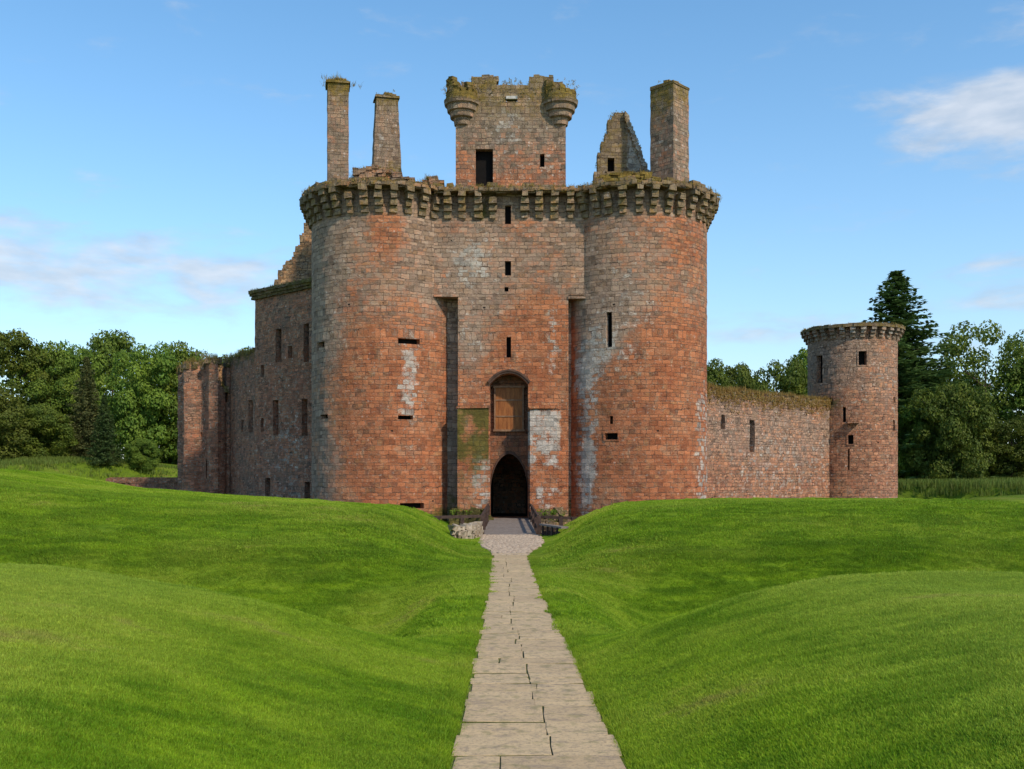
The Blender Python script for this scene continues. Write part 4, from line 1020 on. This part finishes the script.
# ------------------------------------------------------------ trees
def leafquad(mb, c, n, s, flat=.75):
    n = Vector(n); t = n.orthogonal().normalized(); b = n.cross(t); a = rng.random() * 6.283
    e1 = (t * math.cos(a) + b * math.sin(a)) * s; e2 = (b * math.cos(a) - t * math.sin(a)) * s * flat; k = len(mb.v); f = n * s * .18
    mb.v += [tuple(c - e1), tuple(c + e2 * .8 + f), tuple(c + e1 - f), tuple(c - e2 * .8 + f)]; mb.f.append((k, k + 1, k + 2, k + 3)); mb.uv.append(((0, 0),) * 4); mb.mi.append(0)
def limbs(H, Rr, seed, nl=9, r0=.35, lean=0):
    rg = random.Random(seed); mb = MB(); top = Vector((lean, 0, H * .72)); p = Vector((0, 0, -.6)); pts = [p]
    for k in range(1, 6):
        t = k / 5; pts.append(Vector((lean * t + rg.gauss(0, .12), rg.gauss(0, .12), -.6 + (H * .72 + .6) * t)))
    for i in range(5): mb.tube(pts[i], pts[i + 1], r0 * (1 - .17 * i) * (1.35 if i == 0 else 1), r0 * (1 - .17 * (i + 1)), 8)
    ends = []
    for k in range(nl):
        i = rg.choice([2, 2, 3, 3, 4]); a = rg.random() * 6.283; s = pts[i]
        m = s + Vector((math.cos(a), math.sin(a), .55)) * Rr * .42; e = m + Vector((math.cos(a + .3), math.sin(a + .3), .8)) * Rr * .38
        mb.tube(s, m, r0 * .34, r0 * .2, 6); mb.tube(m, e, r0 * .2, r0 * .07, 5); ends.append(e)
    return mb, ends
def broad(seed, H, Rr, base=.12, puffs=34, leaf=.2, dens=1.0, airy=0, mat='leaf', shape='round'):
    global rng
    rng = random.Random(seed); tb, ends = limbs(H, Rr, seed); mb = MB(); P_ = []
    for e in ends: P_.append((e, Rr * rng.uniform(.22, .32)))
    for k in range(puffs):
        t = (k + .5) / puffs; z = H * (base + (.97 - base) * t); tt = (z / H - base) / (1 - base)
        if shape == 'round': rad = Rr * math.sqrt(max(.02, 1 - (2 * tt - .9) ** 2 / 1.25)) * .86
        elif shape == 'egg': rad = Rr * (max(0.03, math.sin(math.pi * (tt * .86 + .12))) ** .7) * .82
        else: rad = Rr * (1 - tt) ** .75 * .9
        a = k * 2.39996 + rng.uniform(-.4, .4); rr = rad * rng.uniform(.72, 1.08)
        P_.append((Vector((rr * math.cos(a), rr * math.sin(a), z - Rr * .12)), Rr * rng.uniform(.2, .36) * (1 - .25 * tt)))
        if rng.random() < .5 and not airy:
            rr *= .5; P_.append((Vector((rr * math.cos(a + 2), rr * math.sin(a + 2), z)), Rr * rng.uniform(.25, .34)))
    for c, r in P_:
        n = int(dens * 52 * (r / leaf / 2.2) ** 1.55)
        for _ in range(n):
            d = Vector((rng.gauss(0, 1), rng.gauss(0, 1), rng.gauss(0, 1))).normalized()
            d.z = d.z * .72 if d.z > 0 else d.z * .5
            q = c + d * r * (rng.uniform(.72, 1.12) + .16 * mn.noise(Vector((d * 2.2 + c)))); 
            nrm = (d + Vector((rng.gauss(0, .45), rng.gauss(0, .45), rng.gauss(0, .45) + .25))).normalized()
            leafquad(mb, q, nrm, leaf * rng.uniform(.6, 1.25))
    return tb, mb, mat
def conifer(seed, H, Rr, mat='needle', levels=34, droop=.25, leaf=.16, gap=.06, base=.03):
    global rng
    rng = random.Random(seed); tb = MB(); tb.tube((0, 0, -.6), (0, 0, H * .5), H * .014, H * .009, 8); tb.tube((0, 0, H * .5), (0, 0, H * .99), H * .009, .02, 6); mb = MB()
    for k in range(levels):
        t = base + (1 - base) * (k / levels) ** .92; z = H * t; rl = Rr * (1 - t) ** .8 * rng.uniform(.82, 1.1) + .12
        nb = 9 if t < .7 else 6
        for b in range(nb):
            if rng.random() < gap: continue
            a = b * 6.283 / nb + k * .7 + rng.uniform(-.25, .25); ll = rl * rng.uniform(.6, 1.15); steps = max(3, int(ll / (leaf * 1.15)))
            ca, sa = math.cos(a), math.sin(a)
            for i in range(steps):
                f = (i + 1) / steps; cz = z + ll * (.12 * f - droop * f * f + .16 * f ** 4)
                for s_ in range(7):
                    side = rng.gauss(0, .2) * ll * (1.1 - f * .75); q = Vector((ca * ll * f - sa * side, sa * ll * f + ca * side, cz - abs(side) * .25 + rng.gauss(0, .05) - abs(rng.gauss(0, .2)) * leaf * 3))
                    leafquad(mb, q, Vector((rng.gauss(0, .4), rng.gauss(0, .4), 1)).normalized(), leaf * rng.uniform(.7, 1.35), .55)
            if t < .75 and b % 2 == 0: tb.tube((0, 0, z), (ca * ll * .8, sa * ll * .8, z - ll * droop * .5), .05, .015, 4)
    return tb, mb, mat
PROTO = {}
def proto(key, res, name, cat):
    tb, mb, mat = res; root = bpy.data.objects.new(name, None)
    tr = tb.build('trunk', M['bark'], root); cr_ = mb.build('crown', M[mat], root)
    for o in (tr, cr_): C.objects.unlink(o)
    PROTO[key] = (name, cat, tr, cr_); bpy.data.objects.remove(root)
proto('oak', broad(11, 13, 5.6, .10, 40, .2), 'oak_tree', 'tree')
proto('beech', broad(12, 14, 5.0, .07, 46, .19, shape='egg'), 'broadleaf_tree', 'tree')
proto('ash', broad(13, 15, 5.2, .2, 34, .21, .85, shape='round'), 'broadleaf_tree', 'tree')
proto('airy', broad(14, 16, 6.6, .38, 30, .2, .62, airy=1), 'broadleaf_tree', 'tree')
proto('pale', broad(15, 9, 4.2, .02, 40, .17, mat='leaf_light', shape='egg'), 'broadleaf_tree', 'tree')
proto('bush', broad(16, 9.5, 5.4, .0, 46, .18, 1.1, mat='leaf'), 'round_bush', 'bush')
proto('spruce', conifer(17, 25, 6.2, 'needle', 60, .24, .24, .08), 'conifer_tree', 'conifer')
proto('young', conifer(18, 8.5, 2.9, 'needle', 36, .3, .15, .03), 'conifer_tree', 'conifer')
proto('olive', conifer(19, 12, 4.0, 'needle_olive', 34, .34, .19, .05), 'conifer_tree', 'conifer')
def plant(key, px, D, hgt, wid, label, group=None, dz=0, rot=None):
    name, cat, tr, cr_ = PROTO[key]; base_h = {'oak': 13, 'beech': 14, 'ash': 15, 'airy': 16, 'pale': 9, 'bush': 9.5, 'spruce': 25, 'young': 8.5, 'olive': 12}[key]
    base_r = {'oak': 5.6, 'beech': 5, 'ash': 5.2, 'airy': 6.6, 'pale': 4.2, 'bush': 5.4, 'spruce': 6.2, 'young': 2.9, 'olive': 4}[key]
    x = (px - 512) * D / F; z = ground(x, D) - .1 + dz
    root = bpy.data.objects.new(name, None); C.objects.link(root); root.location = (x, D, z)
    root.rotation_euler = (0, 0, rng.uniform(0, 6.28) if rot is None else rot); root.scale = (wid / base_r / 1.0, wid / base_r, hgt / base_h)
    for o in (tr, cr_):
        c = o.copy(); C.objects.link(c); c.parent = root
    tag(root, label, cat, group); return root
rng = random.Random(31)
def Hh(py, px, D, basez=None):
    x = (px - 512) * D / F; return EYE + (HZ - py) * D / F - ground(x, D)
GL, GR_, GM = 'trees at the edge of the left field', 'trees beyond the right field', 'trees seen over the curtain wall'
for key, px, D, top, wpx, lab, grp in [
    ('pale', -14, 97, 382, 44, 'yellow green leafy tree at the extreme left edge of the picture', GL),
    ('ash', 12, 112, 326, 42, 'tall dark tree behind the yellow green one at the left edge', GL),
    ('beech', 48, 113, 345, 36, 'second dark tree from the left in the back row', GL),
    ('oak', 78, 118, 340, 34, 'dark tree right behind the olive conifer', GL),
    ('olive', 86, 106, 354, 26, 'olive brown drooping conifer standing before the dark trees', GL),
    ('young', 104, 99, 393, 18, 'small dark green pointed conifer in the left field', GL),
    ('oak', 146, 110, 340, 40, 'broad dark spreading tree right of the small conifer', GL),
    ('ash', 112, 124, 327, 36, 'tallest dark tree rising behind the small conifer', GL),
    ('beech', 182, 112, 345, 36, 'dark tree just left of the ruined tower', GL),
    ('oak', 216, 122, 350, 40, 'dark tree rising behind the ruined tower stump', GL),
    ('beech', 246, 126, 350, 34, 'dark tree between ruined tower and lodging range', GL),
    ('bush', 40, 103, 405, 34, 'dark low bush beside the yellow green tree', GL),
    ('bush', 142, 101, 438, 16, 'low pale bush at the foot of the broad dark tree', GL),
    ('beech', 712, 116, 362, 30, 'low tree just right of the gatehouse above the wall', GM),
    ('pale', 745, 108, 372, 24, 'bright yellow green tree above the middle of the wall', GM),
    ('ash', 738, 125, 360, 30, 'dark bushy tree behind the bright tree above the wall', GM),
    ('oak', 782, 118, 355, 34, 'large tree above the right part of the wall', GM),
    ('ash', 812, 122, 342, 30, 'tall dark tree touching the small tower on its left', GM),
    ('spruce', 896, 118, 268, 98, 'very tall conifer rising behind the small round tower', GR_),
    ('airy', 985, 122, 316, 58, 'wide airy tree with sky showing through its crown at right', GR_),
    ('bush', 952, 108, 386, 40, 'large rounded green bush tree in front of the right wood', GR_),
    ('bush', 915, 112, 405, 30, 'smaller dark bush between small tower and large round bush', GR_),
    ('ash', 1040, 116, 350, 40, 'dark tree cut by the right edge of the picture', GR_),
    ('oak', 1012, 110, 415, 34, 'low spreading tree at the lower right of the wood', GR_),
    ('beech', 925, 128, 372, 34, 'dark tree filling the gap under the tall conifer', GR_),
    ('beech', 968, 130, 375, 36, 'dark tree behind the round bush', GR_),
    ]:
    r = plant(key, px, D, Hh(top, px, D), wpx * D / F, lab, grp)
    for z_ in ():
        pass
# far wood closing the gaps behind the single trees
mb = MB(); rng = random.Random(77)
def row(x0, x1, y0, top, leaf=.34, step=2.1):
    x = x0
    while x < x1:
        y = y0 + rng.uniform(-3, 3); g = ground(x, y); h = top + rng.uniform(-2, 1.5); z = g + .8
        while z < g + h:
            r = rng.uniform(1.7, 2.6); c = Vector((x + rng.uniform(-1, 1), y + rng.uniform(-1.5, 1.5), z))
            for _ in range(46):
                d = Vector((rng.gauss(0, 1), rng.gauss(0, 1), rng.gauss(0, 1))).normalized(); d.z *= .8
                leafquad(mb, c + d * r * rng.uniform(.7, 1.1), (d + Vector((rng.gauss(0, .4), rng.gauss(0, .4), rng.gauss(0, .4)))).normalized(), leaf * rng.uniform(.6, 1.3))
            z += 2.0
        x += step
row(-95, -24, 132, 12); row(-95, -20, 127, 3.5, .3, 1.4); row(-95, -20, 136, 3.5, .34, 1.5); row(20, 100, 130, 4, .3, 1.6); row(16, 45, 138, 11); row(36, 100, 134, 14)
tag(mb.build('distant_wood', M['leaf']), 'dark dense wood filling the background behind the single trees', 'woodland', None, 'stuff')
# bare dead twigs above the ruined tower
for (px, D, h, lab) in ((198, 112, 338, 'bare dead branching treetop above the ruined tower stump'),):
    x = (px - 512) * D / F; t = thing('dead_tree', lab, 'tree'); mb = MB(); r2 = random.Random(px); zt = EYE + (HZ - h) * D / F; z0 = ground(x, D) - .2
    mb.tube((x, D, z0), (x + .2, D, zt - 2.2), .2, .09, 7)
    for k in range(7):
        a = r2.random() * 6.28; s = Vector((x + .2, D, zt - 2.3 - r2.random() * 1.2)); m = s + Vector((math.cos(a) * .8, math.sin(a) * .5, r2.uniform(.7, 1.4)))
        mb.tube(s, m, .06, .035, 5)
        for _ in range(4): e = m + Vector((r2.gauss(0, .5), r2.gauss(0, .4), r2.uniform(.2, .9))); mb.tube(m, e, .03, .012, 4)
    mb.build('trunk', M['greybark'], t); tp = MB(); rng = random.Random(px + 1)
    for _ in range(40): c = Vector((x + .2 + rng.gauss(0, .3), D + rng.gauss(0, .3), zt - 2.6 + rng.gauss(0, .4))); leafquad(tp, c, Vector((rng.gauss(0, 1), rng.gauss(0, 1), 1)).normalized(), .13)
    tp.build('crown', M['leaf'], t); anchor(t, (x, D, z0))
# reeds and long grass in the far fields
mb = MB(); rng = random.Random(5)
def rd():
    while True:
        x = rng.uniform(24, 66); y = rng.uniform(90, 108)
        if castle_dist(x, y) > 13: return (x, y, ground(x, y))
tufts(mb, rd, 3600, .3, .85, .8, .35, .03, 9)
def rd2():
    while True:
        x = rng.uniform(-60, -30); y = rng.uniform(86, 104)
        if castle_dist(x, y) > 11: return (x, y, ground(x, y))
tufts(mb, rd2, 3200, .12, .38, .8, .35, .03, 8)
tag(mb.build('long_grass', M['reed']), 'long rough grass and rushes in the fields behind the banks', 'grass', None, 'stuff')

# ------------------------------------------------------------ mown grass: real blades, instanced as small sods
def sod(name, size, n, hmin, hmax, wid, seed):
    rg = np.random.default_rng(seed); v = []; f = []
    for i in range(n):
        x, y = rg.uniform(-size / 2, size / 2, 2); a = rg.uniform(0, 6.283); h = rg.uniform(hmin, hmax); w = wid * rg.uniform(.7, 1.3); l = h * rg.uniform(.1, .9)
        dx, dy = math.cos(a), math.sin(a); fa = rg.uniform(0, 6.283); wx, wy = math.cos(fa) * w, math.sin(fa) * w; k = len(v)
        v += [(x - wx, y - wy, -.01), (x + wx, y + wy, -.01), (x + dx * l * .45 + wx * .7, y + dy * l * .45 + wy * .7, h * .6), (x + dx * l * .45 - wx * .7, y + dy * l * .45 - wy * .7, h * .6), (x + dx * l, y + dy * l, h * .92)]
        f += [(k, k + 1, k + 2, k + 3), (k + 3, k + 2, k + 4)]
    me = bpy.data.meshes.new(name); me.from_pydata(v, [], f); me.materials.append(M['blade']); o = bpy.data.objects.new(name, me); return o
def lawn(name, sod_o, pts, label):
    me = bpy.data.meshes.new(name); me.from_pydata([p[:3] for p in pts], [], [])
    rot = me.attributes.new('rot', 'FLOAT_VECTOR', 'POINT'); rot.data.foreach_set('vector', np.array([q for p in pts for q in p[3:6]], dtype=np.float32))
    scl = me.attributes.new('scl', 'FLOAT', 'POINT'); scl.data.foreach_set('value', np.array([p[6] for p in pts], dtype=np.float32))
    o = bpy.data.objects.new(name, me); C.objects.link(o)
    ng = bpy.data.node_groups.new(name, 'GeometryNodeTree'); ng.interface.new_socket('Geometry', in_out='INPUT', socket_type='NodeSocketGeometry'); ng.interface.new_socket('Geometry', in_out='OUTPUT', socket_type='NodeSocketGeometry')
    N = ng.nodes; gi = N.new('NodeGroupInput'); go = N.new('NodeGroupOutput'); ip = N.new('GeometryNodeInstanceOnPoints'); oi = N.new('GeometryNodeObjectInfo')
    oi.inputs['Object'].default_value = sod_o; oi.inputs['As Instance'].default_value = True
    a = N.new('GeometryNodeInputNamedAttribute'); a.data_type = 'FLOAT_VECTOR'; a.inputs['Name'].default_value = 'rot'
    b = N.new('GeometryNodeInputNamedAttribute'); b.data_type = 'FLOAT'; b.inputs['Name'].default_value = 'scl'
    ng.links.new(gi.outputs[0], ip.inputs['Points']); ng.links.new(oi.outputs['Geometry'], ip.inputs['Instance'])
    ng.links.new(a.outputs['Attribute'], ip.inputs['Rotation']); ng.links.new(b.outputs['Attribute'], ip.inputs['Scale']); ng.links.new(ip.outputs[0], go.inputs[0])
    m = o.modifiers.new('sods', 'NODES'); m.node_group = ng
    tag(o, label, 'grass', None, 'stuff'); return o
def scatter(y0, y1, sp, half=.60, margin=.13, jx=.5, seed=1, band=None):
    rg = random.Random(seed); pts = []; y = y0
    while y < y1:
        xm = half * y + (7 if band is None else .6); x = -xm
        while x < xm:
            X = x + rg.uniform(-jx, jx) * sp; Y = y + rg.uniform(-jx, jx) * sp
            s = abs(X - path_xc(Y)) - path_w(Y) / 2
            if s > margin and (band is None or s < band):
                e = .15; h0 = ground(X, Y); gx = (ground(X + e, Y) - h0) / e; gy = (ground(X, Y + e) - h0) / e
                n = Vector((-gx, -gy, 1)).normalized(); q = n.to_track_quat('Z', 'Y'); q = q @ __import__('mathutils').Quaternion((0, 0, 1), rg.random() * 6.28); r = q.to_euler()
                k = .85 + .55 * mn.noise(Vector((X * .7, Y * .7, 1))) 
                pts.append((X, Y, h0, r.x, r.y, r.z, max(.6, min(1.35, .95 + k * .15 * rg.uniform(.6, 1.4)))))
            x += sp
        y += sp
    return pts
lawn('grass', sod('grass_sod_fine', .3, 560, .010, .030, .0024, 1), scatter(4.2, 15, .19, seed=1), 'short mown grass on the nearest banks beside the path')
lawn('grass', sod('grass_sod_edge', .14, 70, .018, .06, .0022, 4), scatter(4.2, 30, .085, margin=-.03, seed=4, band=.22), 'ragged grass fringe creeping over the edges of the paving')
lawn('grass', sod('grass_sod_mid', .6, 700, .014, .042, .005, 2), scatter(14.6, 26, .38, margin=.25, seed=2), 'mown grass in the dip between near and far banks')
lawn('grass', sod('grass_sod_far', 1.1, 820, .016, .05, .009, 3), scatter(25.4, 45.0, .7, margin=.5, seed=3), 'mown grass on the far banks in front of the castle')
